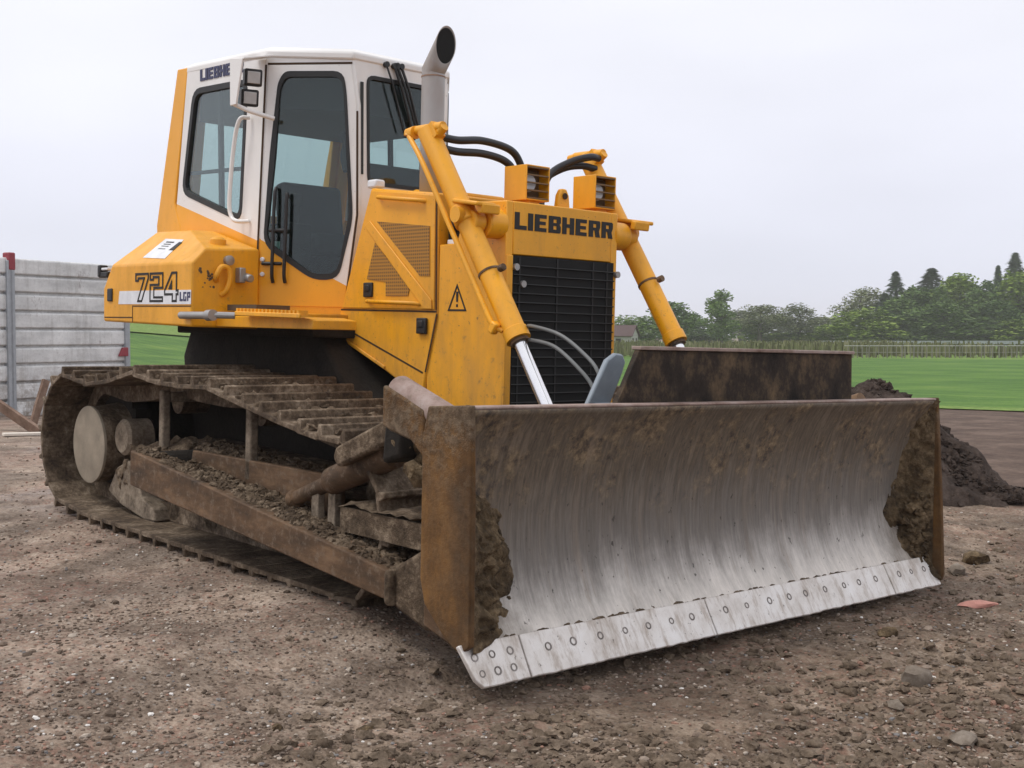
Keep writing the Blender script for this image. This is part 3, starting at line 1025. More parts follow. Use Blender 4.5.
# --- work lights on the hood -----------------------------------------
for y0, y1 in ((-0.195, -0.025), (0.325, 0.492)):
    m = MB()
    x0, x1, z0, z1, t = -1.575, -1.40, 2.02, 2.205, 0.008
    m.box(((x0 + x1) / 2, y0 + t / 2, (z0 + z1) / 2), (x1 - x0, t, z1 - z0))
    m.box(((x0 + x1) / 2, y1 - t / 2, (z0 + z1) / 2), (x1 - x0, t, z1 - z0))
    m.box(((x0 + x1) / 2, (y0 + y1) / 2, z1 - t / 2), (x1 - x0, y1 - y0 - 2 * t - .001, t))
    m.box(((x0 + x1) / 2, (y0 + y1) / 2, z0 + t / 2), (x1 - x0, y1 - y0 - 2 * t - .001, t))
    m.box((x0 + t / 2, (y0 + y1) / 2, (z0 + z1) / 2), (t, y1 - y0 - 2 * t - .001, z1 - z0 - 2 * t - .001))
    m.box(((x0 + x1) / 2, (y0 + y1) / 2, 2.005), (0.12, 0.08, 0.04))
    wl = m.build('work_light', MAT['yellow_clean'], dozer, bevel=0.003)
    m = MB()
    m.box((x0 + 0.10, (y0 + y1) / 2, (z0 + z1) / 2), (0.01, y1 - y0 - 0.03, z1 - z0 - 0.03))
    m.build('light_housing', flat('lamp_backing', (0.10, 0.055, 0.02), 0.7), wl)
    m = MB()
    m.tube([(x0 + 0.11, y0 + 0.06, 2.115), (x1 - 0.05, y0 + 0.06, 2.115), (x1 - 0.04, y0 + 0.06, 2.115)], [0.03, 0.05, 0.045], 20)
    m.build('lamp_lens', MAT['lens'], wl, smooth=True)
    m = MB()
    for i in range(5):
        z = z0 + 0.012 + (z1 - z0 - 0.024) * i / 4
        m.box((x1 - 0.008, (y0 + y1) / 2, z), (0.02, y1 - y0 - 0.02, 0.007))
    m.build('louvre', flat('louvre_bars', (0.16, 0.09, 0.03), 0.5), wl)

# --- exhaust ------------------------------------------------------------
m = MB()
ex, ey = -2.10, -0.28
m.tube([(ex, ey, 2.05), (ex, ey, 2.40), (ex, ey, 2.75)], 0.066, 32, cap=False)
NR = 32
d1 = Vector((math.sin(R(40)), 0, math.cos(R(40))))          # the elbow leans forward
cut = Vector((0.98, -0.10, -0.02)).normalized()              # plane of the open mouth
base = len(m.v) - NR
ids = list(range(base, base + NR))
elb = Vector((ex, ey, 2.775))
r1, r2 = [], []
for q in ids:
    p = Vector(m.v[q]); o_ = p - Vector((ex, ey, 2.75))
    # mitred joint: follow the pipe up to the joint plane, then along the elbow to the mouth plane
    nj = (Vector((0, 0, 1)) + d1).normalized()
    t = (elb - p).dot(nj) / nj.z
    j_ = p + Vector((0, 0, t))
    mc = elb + d1 * 0.165
    t2 = (mc - j_).dot(cut) / d1.dot(cut)
    r1.append(j_); r2.append(j_ + d1 * t2)
m.add(r1, []); i1 = len(m.v) - NR
m.add(r2, []); i2 = len(m.v) - NR
for q in range(NR):
    w = (q + 1) % NR
    m.f.append((base + q, base + w, i1 + w, i1 + q))
    m.f.append((i1 + q, i1 + w, i2 + w, i2 + q))
exh = m.build('exhaust_pipe', MAT['exhaust'], dozer, smooth=True, angle=25)
sol = exh.modifiers.new('wall', 'SOLIDIFY'); sol.thickness = 0.004; sol.offset = -1
mc = sum(r2, Vector()) / NR
m = MB()
m.add([mc + (p - mc) * 0.965 - d1 * 0.006 for p in r2], [tuple(range(NR))])
m.build('mouth_shade', flat('shaded_bore', (0.006, 0.006, 0.006), 0.9), exh)  # black disc paints the shade inside the open pipe
m = MB()
m.tube([(ex, ey, 2.735), (ex, ey, 2.742)], 0.0685, 28)
m.build('clamp', flat('rusty_clamp', (0.28, 0.17, 0.11), 0.6), exh, smooth=True)

# --- lift cylinders ---------------------------------------------------
for s in (-1, 1):
    T = Vector((-1.735, s * 0.595, 2.36)); B = Vector((-1.02, s * (0.605 if s > 0 else 0.568), 1.285))
    d = (B - T).normalized()
    m = MB()
    m.tube([T - d * 0.01, T, B - d * 0.06, B - d * 0.055, B], [0.045, 0.056, 0.056, 0.063, 0.063], 28)
    cyl = m.build('lift_cylinder', MAT['yellow_clean'], dozer, smooth=True, angle=40)
    m = MB()
    m.tube([B - d * 0.02, Vector((-0.40, s * 0.56, 0.352 + 0.0))], 0.031, 20)
    m.build('cylinder_rod', MAT['chrome'], cyl, smooth=True)
    m = MB()
    m.tube([B + d * 0.002, B + d * 0.018], 0.048, 20)
    m.build('gland', MAT['rust_arm'], cyl, smooth=True)
    # head block with ports
    m = MB()
    side = Vector((d.z, 0, -d.x))
    if side.z < 0: side = -side
    m.cyl(T - Vector((0.10, 0, -0.01)) , T + Vector((0.13, 0, 0.01)), 0.026, None, 14)
    m.tube([T + Vector((-0.135, s * 0.01, -0.012)), T + Vector((-0.135, s * 0.01, 0.0)), T + Vector((-0.09, s * 0.01, 0.0))], 0.036, 12)
    m.box(T + d * 0.045 + side * 0.05, (0.09, 0.06, 0.05), Matrix.Rotation(R(56), 3, 'Y'))
    m.cyl(T + d * 0.07 + side * 0.03, T + d * 0.07 + side * 0.12, 0.024, None, 12)
    m.build('port_block', MAT['yellow_clean'], cyl, bevel=0.006)
    # trunnion yoke bolted to the hood side
    c = T + d * 0.55
    m = MB()
    m.tube([c - d * 0.05, c + d * 0.05], 0.067, 28)
    rot = Matrix.Rotation(R(8), 3, 'Y')
    m.box(c + Vector((0.07, s * 0.0, 0.062)), (0.20, 0.13, 0.022), rot)
    m.box(c + Vector((0.15, -s * 0.03, 0.03)), (0.04, 0.12, 0.05), rot)
    m.cyl((c.x + 0.06, s * 0.40, c.z - 0.03), (c.x + 0.06, s * 0.52, c.z - 0.03), 0.078, None, 24)
    m.cyl((c.x + 0.06, s * 0.53, c.z - 0.03), (c.x + 0.06, s * 0.60, c.z - 0.03), 0.055, None, 24)
    m.build('trunnion_yoke', MAT['yellow_clean'], cyl, bevel=0.008)
    m = MB()
    m.cyl((c.x + 0.02, s * 0.63, c.z), (c.x + 0.02, s * 0.665, c.z), 0.04, None, 18)
    m.build('trunnion_cap', MAT['yellow'], cyl, smooth=True)
    # clamp band and oil pipe along the barrel
    q = T + d * 0.90
    m = MB()
    m.tube([q - d * 0.006, q + d * 0.006], 0.060, 28)
    m.cyl(q + Vector((0.075, s * 0.0, 0.02)), q + Vector((0.105, s * 0.0, 0.03)), 0.018, None, 10)
    m.build('clamp_band', MAT['rust_arm'], cyl, smooth=True)
    if s > 0:
        continue
    m = MB()
    off = Vector((-0.048, s * 0.072, -0.028)) if s < 0 else Vector((-0.095, -0.02, -0.02))
    m.tube(curve([T + Vector((-0.12, s * 0.03, -0.02)), T + d * 0.18 + off, T + d * 0.6 + off, B - d * 0.26 + off, B - d * 0.12 + off * 0.95, B - d * 0.07 + off * 0.6]), 0.014, 10)
    m.build('oil_pipe', MAT['yellow_clean'], cyl, smooth=True)
    m = MB()
    m.box(B - d * 0.10 + off * 0.95, (0.04, 0.04, 0.06), Matrix.Rotation(R(34), 3, 'Y'))
    m.build('pipe_fitting', MAT['yellow'], cyl, bevel=0.008)
# hoses from the cylinders to the hood
for pts in ([(-1.66, -0.56, 2.325), (-1.66, -0.45, 2.322), (-1.66, -0.28, 2.340), (-1.66, -0.09, 2.318), (-1.66, -0.01, 2.255), (-1.66, 0.02, 2.15), (-1.66, 0.02, 1.97)],
            [(-1.66, -0.56, 2.268), (-1.66, -0.45, 2.262), (-1.66, -0.28, 2.272), (-1.67, -0.12, 2.255), (-1.67, -0.045, 2.205), (-1.67, -0.02, 2.12), (-1.67, -0.02, 1.97)],
            [(-1.62, 0.57, 2.34), (-1.60, 0.48, 2.335), (-1.66, 0.38, 2.30), (-1.70, 0.26, 2.22), (-1.68, 0.18, 2.08), (-1.66, 0.17, 1.98)],
            [(-1.64, 0.57, 2.28), (-1.66, 0.47, 2.29), (-1.70, 0.36, 2.265), (-1.74, 0.25, 2.19), (-1.72, 0.18, 2.08), (-1.70, 0.17, 1.98)]):
    m = MB()
    m.tube(curve([(p[0] - 0.0, p[1], p[2]) for p in pts]), 0.021, 12)
    m.build('hydraulic_hose', MAT['hose'], dozer, smooth=True, angle=80)
for pts in ([(-1.02, -0.52, 1.345), (-0.96, -0.54, 1.354), (-0.754, -0.55, 1.315), (-0.587, -0.55, 1.226), (-0.49, -0.56, 1.148), (-0.42, -0.57, 1.0)],
            [(-1.02, -0.52, 1.285), (-0.96, -0.54, 1.287), (-0.786, -0.55, 1.258), (-0.617, -0.55, 1.157), (-0.531, -0.55, 1.078), (-0.46, -0.56, 0.95)]):
    m = MB()
    m.tube(curve(pts), 0.009, 10)
    m.build('steel_hose', MAT['grey_hose'], dozer, smooth=True, angle=80)

# --- cab -----------------------------------------------------------------
cab_floor = MB()
plan = [(-4.28, -0.66), (-3.22, -0.66), (-2.84, -0.33), (-2.84, 0.33), (-3.22, 0.66), (-4.28, 0.66)]
cab_floor.slab([(x, y, 1.39) for x, y in plan], (0, 0, 0.06))
cab = cab_floor.build('cab', MAT['black'], dozer)
BP_B, BP_T = (-3.235, 1.44), (-3.195, 2.95)           # foot and head of the middle pillar
for s in (-1, 1):
    y = s * 0.705
    th = (0, -s * 0.045, 0)
    win = [(-4.126, y, 2.868), (-3.42, y, 2.838), (-3.48, y, 1.975), (-4.270, y, 2.205)]
    outer = [(-4.225, y, 3.00), (-3.205, y, 2.955), (-3.243, y, 1.40), (-4.15, y, 1.40), (-4.38, y, 1.98)]
    m = MB()
    m.ring(outer, rounded(win, 0.09), th)
    pn = m.build('side_panel', MAT['cab_side'], cab, bevel=0.004, seg=1)
    m = MB()
    yo = y + s * 0.004
    m.ring([(p[0], yo, p[2]) for p in rounded(scaled(win, 0.015), 0.10)], [(p[0], yo, p[2]) for p in rounded(scaled(win, -0.035), 0.07)], (0, -s * 0.03, 0))
    m.build('window_gasket', MAT['rubber'], pn)
    m = MB()
    m.slab([(p[0], y - s * 0.012, p[2]) for p in rounded(scaled(win, -0.02), 0.07)], (0, -s * 0.005, 0))
    m.build('side_window', MAT['glass'], pn)
    m = MB()
    m.box((-3.80, y - s * 0.03, 2.44), (0.035, 0.025, 0.85), Matrix.Rotation(R(-3), 3, 'Y'))
    m.box((-3.88, y - s * 0.035, 2.32), (0.76, 0.02, 0.022), Matrix.Rotation(R(2), 3, 'Y'))
    m.build('sliding_frame', MAT['rubber'], pn)
    # door, turned inwards towards the bonnet
    fr = Vector((-3.20, s * 0.705, 0)); ff = Vector((-2.778, s * 0.363, 0))
    dv = (ff - fr); dn = Vector((dv.y, -dv.x, 0)).normalized()
    if dn.y * s < 0: dn = -dn
    L = dv.length
    def D(x, z, lift=0.0):
        t = (x - fr.x) / dv.x
        return fr + dv * t + Vector((0, 0, z)) + dn * lift
    dout = [(-3.185, 2.895), (-2.785, 2.895), (-2.757, 2.66), (-2.748, 2.0), (-2.80, 1.445), (-3.225, 1.445), (-3.212, 1.84)]
    dwin = [(-3.105, 2.848), (-2.822, 2.846), (-2.806, 2.70), (-2.768, 1.985), (-2.83, 1.625), (-2.950, 1.615), (-3.195, 1.822), (-3.165, 2.35), (-3.135, 2.78)]
    m = MB()
    m.ring([D(a, b, 0.006) for a, b in dout], rounded([D(a, b, 0.006) for a, b in dwin], 0.07), -dn * 0.045)
    dr = m.build('door', MAT['cab_door'], cab, bevel=0.004, seg=1)
    m = MB()
    wp = [D(a, b, 0.010) for a, b in dwin]
    m.ring(rounded(scaled(wp, 0.012), 0.08), rounded(scaled(wp, -0.024), 0.06), -dn * 0.03)
    m.build('door_gasket', MAT['rubber'], dr)
    m = MB()
    m.slab([p - dn * 0.014 for p in rounded(scaled(wp, -0.014), 0.06)], -dn * 0.005)
    m.build('door_glass', MAT['glass'], dr)
    # door surround: gap line and pillar behind it
    m = MB()
    rim_o = [(-3.20, 2.955), (-2.775, 2.94), (-2.742, 2.66), (-2.735, 2.0), (-2.79, 1.40), (-3.243, 1.40), (-3.222, 1.84)]
    m.ring([D(a, b, 0.0) for a, b in rim_o], [D(a + (0.03 if a < -3 else -0.03), b + (0.04 if b < 2 else -0.04), 0.0) for a, b in dout[:]], -dn * 0.05)
    m.build('door_frame', MAT['cab_door'], cab, bevel=0.003, seg=1)
    strip = MB()
    for (a, b), (c_, d_) in (((-3.19, 2.905), (-2.78, 2.905)), ((-3.199, 2.90), (-3.226, 1.84)), ((-3.226, 1.84), (-3.238, 1.42)), ((-2.752, 2.62), (-2.743, 2.0)), ((-2.743, 2.0), (-2.795, 1.44))):
        a0, b0 = D(a, b, 0.001), D(c_, d_, 0.001)
        t = (b0 - a0).normalized(); w = t.cross(dn).normalized() * 0.006
        strip.slab([a0 - w, b0 - w, b0 + w, a0 + w], dn * 0.003)
    strip.build('door_gap', MAT['seam'], dr)
    # grab handle assembly, hinge buttons, inside lever
    m = MB()
    for x in (-3.145, -3.085):
        m.tube(curve([D(x + 0.01, 2.16 if x < -3.1 else 2.10, 0.02), D(x + 0.008, 2.10, 0.04), D(x + 0.004, 1.82, 0.045), D(x, 1.64, 0.04), D(x, 1.585, 0.02)]), 0.011, 10)
    m.tube([D(-3.16, 1.90, 0.04), D(-3.07, 1.90, 0.04)], 0.012, 8)
    m.tube([D(-3.20, 1.70, 0.02), D(-3.10, 1.70, 0.035)], 0.011, 8)
    m.build('grab_handle', MAT['black'], dr, smooth=True, angle=60)
    for z in (1.725, 1.635):
        m = MB()
        m.tube([D(-3.20, z, 0.0), D(-3.20, z, 0.018), D(-3.20, z, 0.022)], [0.014, 0.014, 0.009], 12)
        m.build('door_stop', MAT['decal'], dr, smooth=True)
    m = MB()
    m.slab([D(-3.17, 1.77, -0.035), D(-3.13, 1.77, -0.035), D(-3.13, 1.84, -0.035), D(-3.17, 1.84, -0.035)], -dn * 0.01)
    m.build('sticker', flat('pale_green_sticker', (0.35, 0.5, 0.45), 0.5), dr)
    m = MB()
    m.tube(curve([D(-2.84, 2.50, -0.05), D(-2.82, 2.44, -0.07), D(-2.83, 2.36, -0.07), D(-2.81, 2.27, -0.05)]), 0.024, 8)
    m.build('inner_lever', MAT['black'], dr, smooth=True)
    # rear roll-bar post
    m = MB()
    m.prism([(-4.365, 3.04), (-4.218, 3.032), (-4.385, 2.14), (-4.30, 1.985), (-4.10, 1.40), (-4.60, 1.40), (-4.655, 2.0)], s * 0.708, s * 0.58)
    m.build('roll_post', MAT['yellow_clean'], cab, bevel=0.008)
# rear wall with window
m = MB()
m.ring([(-4.30, -0.575, 3.02), (-4.30, 0.575, 3.02), (-4.54, 0.575, 1.42), (-4.54, -0.575, 1.42)],
       rounded([(-4.315, -0.52, 2.93), (-4.315, 0.52, 2.93), (-4.435, 0.52, 2.12), (-4.435, -0.52, 2.12)], 0.06), (0.03, 0, -0.0045))
rw = m.build('rear_wall', MAT['yellow_clean'], cab)
m = MB()
m.slab(rounded([(-4.300, -0.54, 2.95), (-4.300, 0.54, 2.95), (-4.420, 0.54, 2.10), (-4.420, -0.54, 2.10)], 0.06), (0.005, 0, 0))
m.build('rear_window', MAT['glass'], rw)
# windscreen wall
m = MB()
fo = [(-2.778, -0.36, 2.945), (-2.778, 0.36, 2.945), (-2.765, 0.335, 2.0), (-2.80, 0.36, 1.45), (-2.80, -0.36, 1.45), (-2.765, -0.335, 2.0)]
fo = [(-2.77, p[1], p[2]) for p in fo]
fw = [(-2.77, -0.262, 2.842), (-2.77, 0.262, 2.842), (-2.77, 0.255, 2.200), (-2.77, -0.242, 2.200)]
m.ring(fo, rounded(fw, 0.05), (-0.05, 0, 0))
wsw = m.build('windscreen_wall', MAT['white'], cab, bevel=0.005, seg=1)
m = MB()
m.ring([(-2.764, p.y, p.z) for p in rounded(scaled(fw, 0.012), 0.06)], [(-2.764, p.y, p.z) for p in rounded(scaled(fw, -0.018), 0.04)], (-0.03, 0, 0))
m.build('window_gasket', MAT['rubber'], wsw)
m = MB()
m.slab([(-2.783, p.y, p.z) for p in rounded(scaled(fw, -0.008), 0.04)], (-0.005, 0, 0))
m.build('windscreen', MAT['glass'], wsw)
m = MB()
m.slab([(-2.765, -0.315, 2.80), (-2.765, -0.295, 2.80), (-2.765, -0.285, 2.25), (-2.765, -0.302, 2.25)], (0.006, 0, 0))
m.build('corner_slot', MAT['rubber'], wsw)
for y0, z0, y1, z1 in ((-0.135, 2.925, 0.00, 2.54), (-0.075, 2.925, 0.085, 2.50), (-0.055, 2.93, 0.10, 2.56), (-0.022, 2.93, 0.14, 2.50)):
    m = MB()
    thin = 0.006 if y0 in (-0.135,) else 0.009
    m.tube([(-2.75, y0, z0), (-2.735, y0 + (y1 - y0) * 0.3, z0 + (z1 - z0) * 0.3), (-2.745, y1, z1)], thin, 8)
    m.tube([(-2.765, y0, z0 + 0.005), (-2.74, y0, z0 + 0.005)], 0.018, 10)
    m.build('wiper', MAT['black'], wsw, smooth=True, angle=60)
# roof: shallow white cap over the six-sided plan
m = MB()
rp = [(-4.30, -0.706), (-3.195, -0.712), (-2.762, -0.368), (-2.762, 0.368), (-3.195, 0.712), (-4.30, 0.706)]
zt = lambda x: 2.952 + (-2.752 - x) * 0.047
ring0 = [(x, y, zt(x) - 0.03) for x, y in rp]
ring1 = [(x, y, zt(x) + 0.015) for x, y in rp]
ring2 = [(-3.5 + (x + 3.5) * 0.93, y * 0.92, zt(x) + 0.045) for x, y in rp]
ring3 = [(-3.5 + (x + 3.5) * 0.7, y * 0.68, zt(x) + 0.062) for x, y in rp]
vs = ring0 + ring1 + ring2 + ring3
fs = [tuple(range(5, -1, -1)), tuple(range(18, 24))]
for L_ in range(3):
    for i in range(6):
        j = (i + 1) % 6
        fs.append((L_ * 6 + i, L_ * 6 + j, L_ * 6 + 6 + j, L_ * 6 + 6 + i))
m.add(vs, fs)
m.build('roof', MAT['white'], cab, bevel=0.012)
lettering('LIEBHERR', (-4.035, -0.706, 2.915), (1, 0, -0.035), (-0.03, 0, 1), (0, -1, 0), 0.075, 0.565).build('lettering', MAT['blueink'], cab)
# lamp bracket on the middle pillar with two work lamps
s = -1
m = MB()
m.slab([(-3.235, s * 0.93, 2.905), (-3.085, s * 0.93, 2.885), (-3.155, s * 0.93, 2.625), (-3.225, s * 0.93, 2.625)], (0, -s * 0.012, 0))
m.slab([(-3.30, s * 0.715, 2.955), (-3.10, s * 0.715, 2.945), (-3.075, s * 0.925, 2.890), (-3.235, s * 0.925, 2.905)], (0, 0, -0.012))
m.tube([(-3.20, s * 0.92, 2.635), (-3.16, s * 0.84, 2.60), (-3.10, s * 0.70, 2.565)], 0.014, 8)
lb = m.build('lamp_bracket', MAT['white'], cab, bevel=0.003)
for cx, cz in ((-3.165, 2.80), (-3.205, 2.685)):
    rot = Matrix.Rotation(R(-18), 3, 'Z') @ Matrix.Rotation(R(8), 3, 'Y')
    m = MB()
    m.box((cx, s * 0.815, cz), (0.075, 0.105, 0.10), rot)
    lh = m.build('lamp_housing', MAT['black'], lb, bevel=0.010)
    m = MB()
    m.box(Vector((cx, s * 0.815, cz)) + rot @ Vector((0.038, 0, 0)), (0.008, 0.076, 0.070), rot)
    m.build('lamp_lens', MAT['lens'], lb, bevel=0.003)
m = MB()
m.tube(curve([(-3.36, s * 0.72, 2.60), (-3.40, s * 0.77, 2.58), (-3.46, s * 0.775, 2.40), (-3.50, s * 0.775, 2.10), (-3.485, s * 0.77, 2.00), (-3.42, s * 0.765, 1.965), (-3.36, s * 0.715, 1.965)]), 0.013, 10)
m.build('grab_rail', MAT['white'], cab, smooth=True, angle=80)
# inside: seat, consoles, lining
m = MB()
m.box((-3.55, 0, 1.86), (0.5, 0.50, 0.14))
m.box((-3.80, 0, 2.07), (0.13, 0.48, 0.44), Matrix.Rotation(R(-8), 3, 'Y'))
m.box((-3.60, 0, 1.62), (0.36, 0.36, 0.34))
m.build('driver_seat', MAT['seat'], cab, bevel=0.04, seg=3)
m = MB()
for y in (-0.42, 0.42):
    m.box((-3.55, y, 1.72), (0.6, 0.18, 0.50))
    m.cyl((-3.30, y, 1.95), (-3.28, y, 2.10), 0.02, None, 8)
    m.box((-3.28, y, 2.12), (0.05, 0.05, 0.08))
m.box((-2.92, 0, 1.92), (0.12, 0.50, 0.84))
m.build('control_console', MAT['interior'], cab, bevel=0.02)
m = MB()
m.slab([(-4.20, -0.62, 2.95), (-3.2, -0.62, 2.92), (-2.86, -0.32, 2.90), (-2.86, 0.32, 2.90), (-3.2, 0.62, 2.92), (-4.20, 0.62, 2.95)], (0, 0, -0.27))
m.build('headliner', MAT['interior'], cab)

# --- tanks beside the cab -------------------------------------------------
for s in (-1, 1):
    def Q(x, y, z):
        return (x, s * y, z)
    A, B_, C, D_, E_, F = (-3.2, 1.175, 1.684), (-4.313, 1.175, 1.693), (-3.2, 1.093, 1.770), (-3.773, 0.90, 1.916), (-4.241, 0.90, 1.924), (-3.2, 0.73, 1.785)
    G_, H_ = (-3.773, 0.72, 1.92), (-4.27, 0.72, 1.935)
    a1, b1, b2, c1, c2 = (-3.2, 1.175, 1.305), (-4.445, 1.175, 1.54), (-4.44, 1.175, 1.325), (-3.2, 0.73, 1.30), (-4.44, 0.73, 1.325)
    b3 = (-4.43, 0.73, 1.60)
    vs = [Q(*p) for p in (A, B_, C, D_, E_, F, G_, H_, a1, b1, b2, c1, c2, b3)]
    iA, iB, iC, iD, iE, iF, iG, iH, ia, ib1, ib2, ic1, ic2, ib3 = range(14)
    fs = [(iA, iB, iE, iD), (iA, iD, iC), (iC, iD, iG, iF), (iD, iE, iH, iG), (iA, ia, ib2, ib1, iB), (iA, iC, iF, ic1, ia), (iB, ib1, ib3, iH, iE), (ib1, ib2, ic2, ib3), (ia, ic1, ic2, ib2), (iF, iG, iH, ib3, ic2, ic1)]
    m = MB()
    m.add(vs, fs)
    tank = m.build('tank', MAT['yellow_clean'], dozer, bevel=0.014, seg=3)
    if s < 0:
        yy = -1.1755
        strips([((-4.0, 1.426), (-3.205, 1.427)), ((-3.995, 1.42), (-3.992, 1.325)), ((-4.42, 1.352), (-3.995, 1.354))], 0.007, yy, 0.0015).build('panel_gap', MAT['seam'], tank)
        m = MB()
        m.box((-4.33, yy - 0.004, 1.498), (0.07, 0.014, 0.085))
        m.build('door_latch', MAT['black'], tank, bevel=0.008)
        # white stripe broken by the outlined number
        m = MB()
        for x0, x1 in ((-4.205, -3.985), (-3.985, -3.36)):
            pass
        m.prism([(-4.205, 1.438), (-3.205, 1.438), (-3.205, 1.522), (-4.19, 1.522)], yy, yy - 0.0015)
        m.build('white_stripe', MAT['decal'], tank)
        digits = {
            '7': ([(0, 1), (1, 1), (1, .80), (.52, 0), (.14, 0), (.60, .78), (.26, .78), (.26, .70), (0, .70)],),
            '2': ([(0, 1), (1, 1), (1, .44), (.36, .44), (.36, .20), (1, .20), (1, 0), (0, 0), (0, .62), (.64, .62), (.64, .80), (.30, .80), (.30, .72), (0, .72)],),
            '4': ([(.52, 1), (.90, 1), (.90, .42), (1.02, .42), (1.02, .22), (.90, .22), (.90, 0), (.55, 0), (.55, .22), (0, .22), (0, .42)], [(.55, .75), (.55, .42), (.28, .42)]),
        }
        fills = {'7': [[(0, 1), (1, 1), (1, .78), (.6, .78), (.26, .78), (.26, .70), (0, .70)], [(.60, .78), (1, .78), (1, .8), (.52, 0), (.14, 0)]]}
        m = MB()
        for ch, x0, x1 in (('7', -3.955, -3.765), ('2', -3.750, -3.565), ('4', -3.550, -3.365)):
            f = lambda px, pz, x0=x0, x1=x1: (x0 + px * (x1 - x0) - pz * 0.0, yy - 0.0016, 1.450 + pz * 0.183)
            for poly in digits[ch]:
                k_ = [(px * (x1 - x0), pz * 0.183) for px, pz in poly]
                g_ = lambda px, pz, x0=x0: (x0 + px, yy - 0.0016, 1.450 + pz)
                outline_strip(m, k_, 0.014, g_, (0, -0.0015, 0))
        m.build('number_decal', MAT['ink'], tank)
        lettering('LGP', (-3.345, yy - 0.0016, 1.456), (1, 0, 0), (0, 0, 1), (0, -1, 0), 0.054, 0.135, 0.2, 0.0015).build('lettering', MAT['blueink'], tank)
        # sticker on the sloping lid
        n = Vector((-0.006, -0.638 * -1, -0.770))
        n = Vector((0.006, -0.638, 0.770))
        m = MB()
        m.slab([Vector(p) + n * 0.001 for p in ((-3.961, -1.125, 1.732), (-3.617, -1.142, 1.7155), (-3.679, -0.987, 1.8435), (-3.970, -0.967, 1.8625))], n * 0.002)
        st = m.build('sticker', MAT['decal'], tank)
        def SP(u, v):
            a = Vector((-3.961, -1.125, 1.732)).lerp(Vector((-3.617, -1.142, 1.7155)), u)
            b = Vector((-3.970, -0.967, 1.8625)).lerp(Vector((-3.679, -0.987, 1.8435)), u)
            return a.lerp(b, v) + n * 0.0035
        m = MB()
        for u0, u1, v0, v1 in ((.25, .66, .80, .86), (.25, .6, .70, .74), (.25, .6, .60, .63), (.25, .58, .46, .49)):
            m.slab([SP(u0, v0), SP(u1, v0), SP(u1, v1), SP(u0, v1)], n * 0.001)
        m.slab([SP(.80, .42), SP(1.02, .42), SP(1.06, .86), SP(.9, .86)], n * 0.001)
        m.build('sticker_print', MAT['ink'], tank)
        # rear lamp
        m = MB()
        m.box((-4.51, -1.13, 1.635), (0.14, 0.05, 0.04))
        m.box((-4.565, -1.13, 1.66), (0.04, 0.06, 0.08))
        m.build('rear_lamp', MAT['black'], tank, bevel=0.008)
        m = MB()
        m.box((-4.485, -1.13, 1.672), (0.10, 0.05, 0.018))
        m.build('lamp_cover', MAT['decal'], tank, bevel=0.006)
        # fittings on the front face: hook, filler, plugs, flaking rust
        fx = -3.199
        m = MB()
        m.tube(curve([(fx, -1.02, 1.585), (fx + 0.035, -1.035, 1.61), (fx + 0.045, -1.01, 1.66), (fx + 0.04, -0.965, 1.655), (fx + 0.04, -0.95, 1.60), (fx + 0.03, -0.965, 1.53), (fx, -0.985, 1.50)]), 0.017, 10)
        m.build('tie_hook', MAT['yellow_clean'], tank, smooth=True)
        m = MB()
        m.tube([(fx, -0.945, 1.705), (fx + 0.03, -0.945, 1.705), (fx + 0.035, -0.945, 1.705)], [0.03, 0.03, 0.015], 14)
        m.build('plug', MAT['steel'], tank, smooth=True)
        m = MB()
        m.box((fx + 0.03, -0.875, 1.62), (0.06, 0.04, 0.09))
        m.tube([(fx + 0.02, -0.845, 1.615), (fx + 0.10, -0.845, 1.60)], 0.025, 10)
        m.build('lock', MAT['steel'], tank, bevel=0.006)
        m = MB()
        m.tube([(-3.35, -0.93, 1.795), (-3.35, -0.93, 1.835), (-3.35, -0.93, 1.85)], [0.05, 0.05, 0.03], 16)
        m.build('filler_cap', MAT['yellow'], tank, smooth=True)
        m = MB()
        for i in range(16):
            m.lump((fx, -1.10 + random.uniform(-.04, .07), 1.60 + random.uniform(-.06, .05)), random.uniform(.004, .010), (0.12, 1, 1), i * 3.3)
        m.build('rust_flakes', MAT['rust'], tank)['kind'] = 'stuff'

# --- step under the door ---------------------------------------------------
m = MB()
m.prism([(-3.19, 1.31), (-2.14, 1.31), (-2.14, 1.36), (-2.26, 1.375), (-3.19, 1.375)], -1.02, -0.74)
m.prism([(-2.83, 1.376), (-2.145, 1.366), (-2.145, 1.392), (-2.83, 1.402)], -1.10, -1.085)
stp = m.build('step', MAT['yellow'], dozer, bevel=0.005)
m = MB()
for i in range(17):
    x = -2.81 + 0.04 * i
    m.box((x, -1.065, 1.404 - 0.012 * (i / 17)), (0.018, 0.06, 0.030))
    m.box((x + 0.02, -1.05, 1.389 - 0.012 * (i / 17)), (0.022, 0.075, 0.008))
m.build('step_tread', MAT['yellow_clean'], stp)
m = MB()
m.tube([(-3.28, -1.20, 1.372), (-2.96, -1.20, 1.374), (-2.95, -1.20, 1.374), (-2.89, -1.20, 1.376)], [0.022, 0.022, 0.032, 0.032], 14)
m.tube([(-2.92, -1.20, 1.376), (-2.84, -1.09, 1.376)], 0.02, 10)
m.build('step_tube', MAT['steel'], stp, smooth=True)
m = MB()
m.box((-2.98, -0.86, 1.425), (0.34, 0.22, 0.035))
m.build('step_mat', flat('dirty_step', (0.09, 0.06, 0.035), 0.9), stp)
m = MB()
m.prism([(-2.79, 1.40), (-2.70, 1.40), (-2.70, 1.31), (-3.2, 1.31), (-3.2, 1.40)], -0.73, -0.42)
m.build('skirt', MAT['yellow'], stp, bevel=0.006)

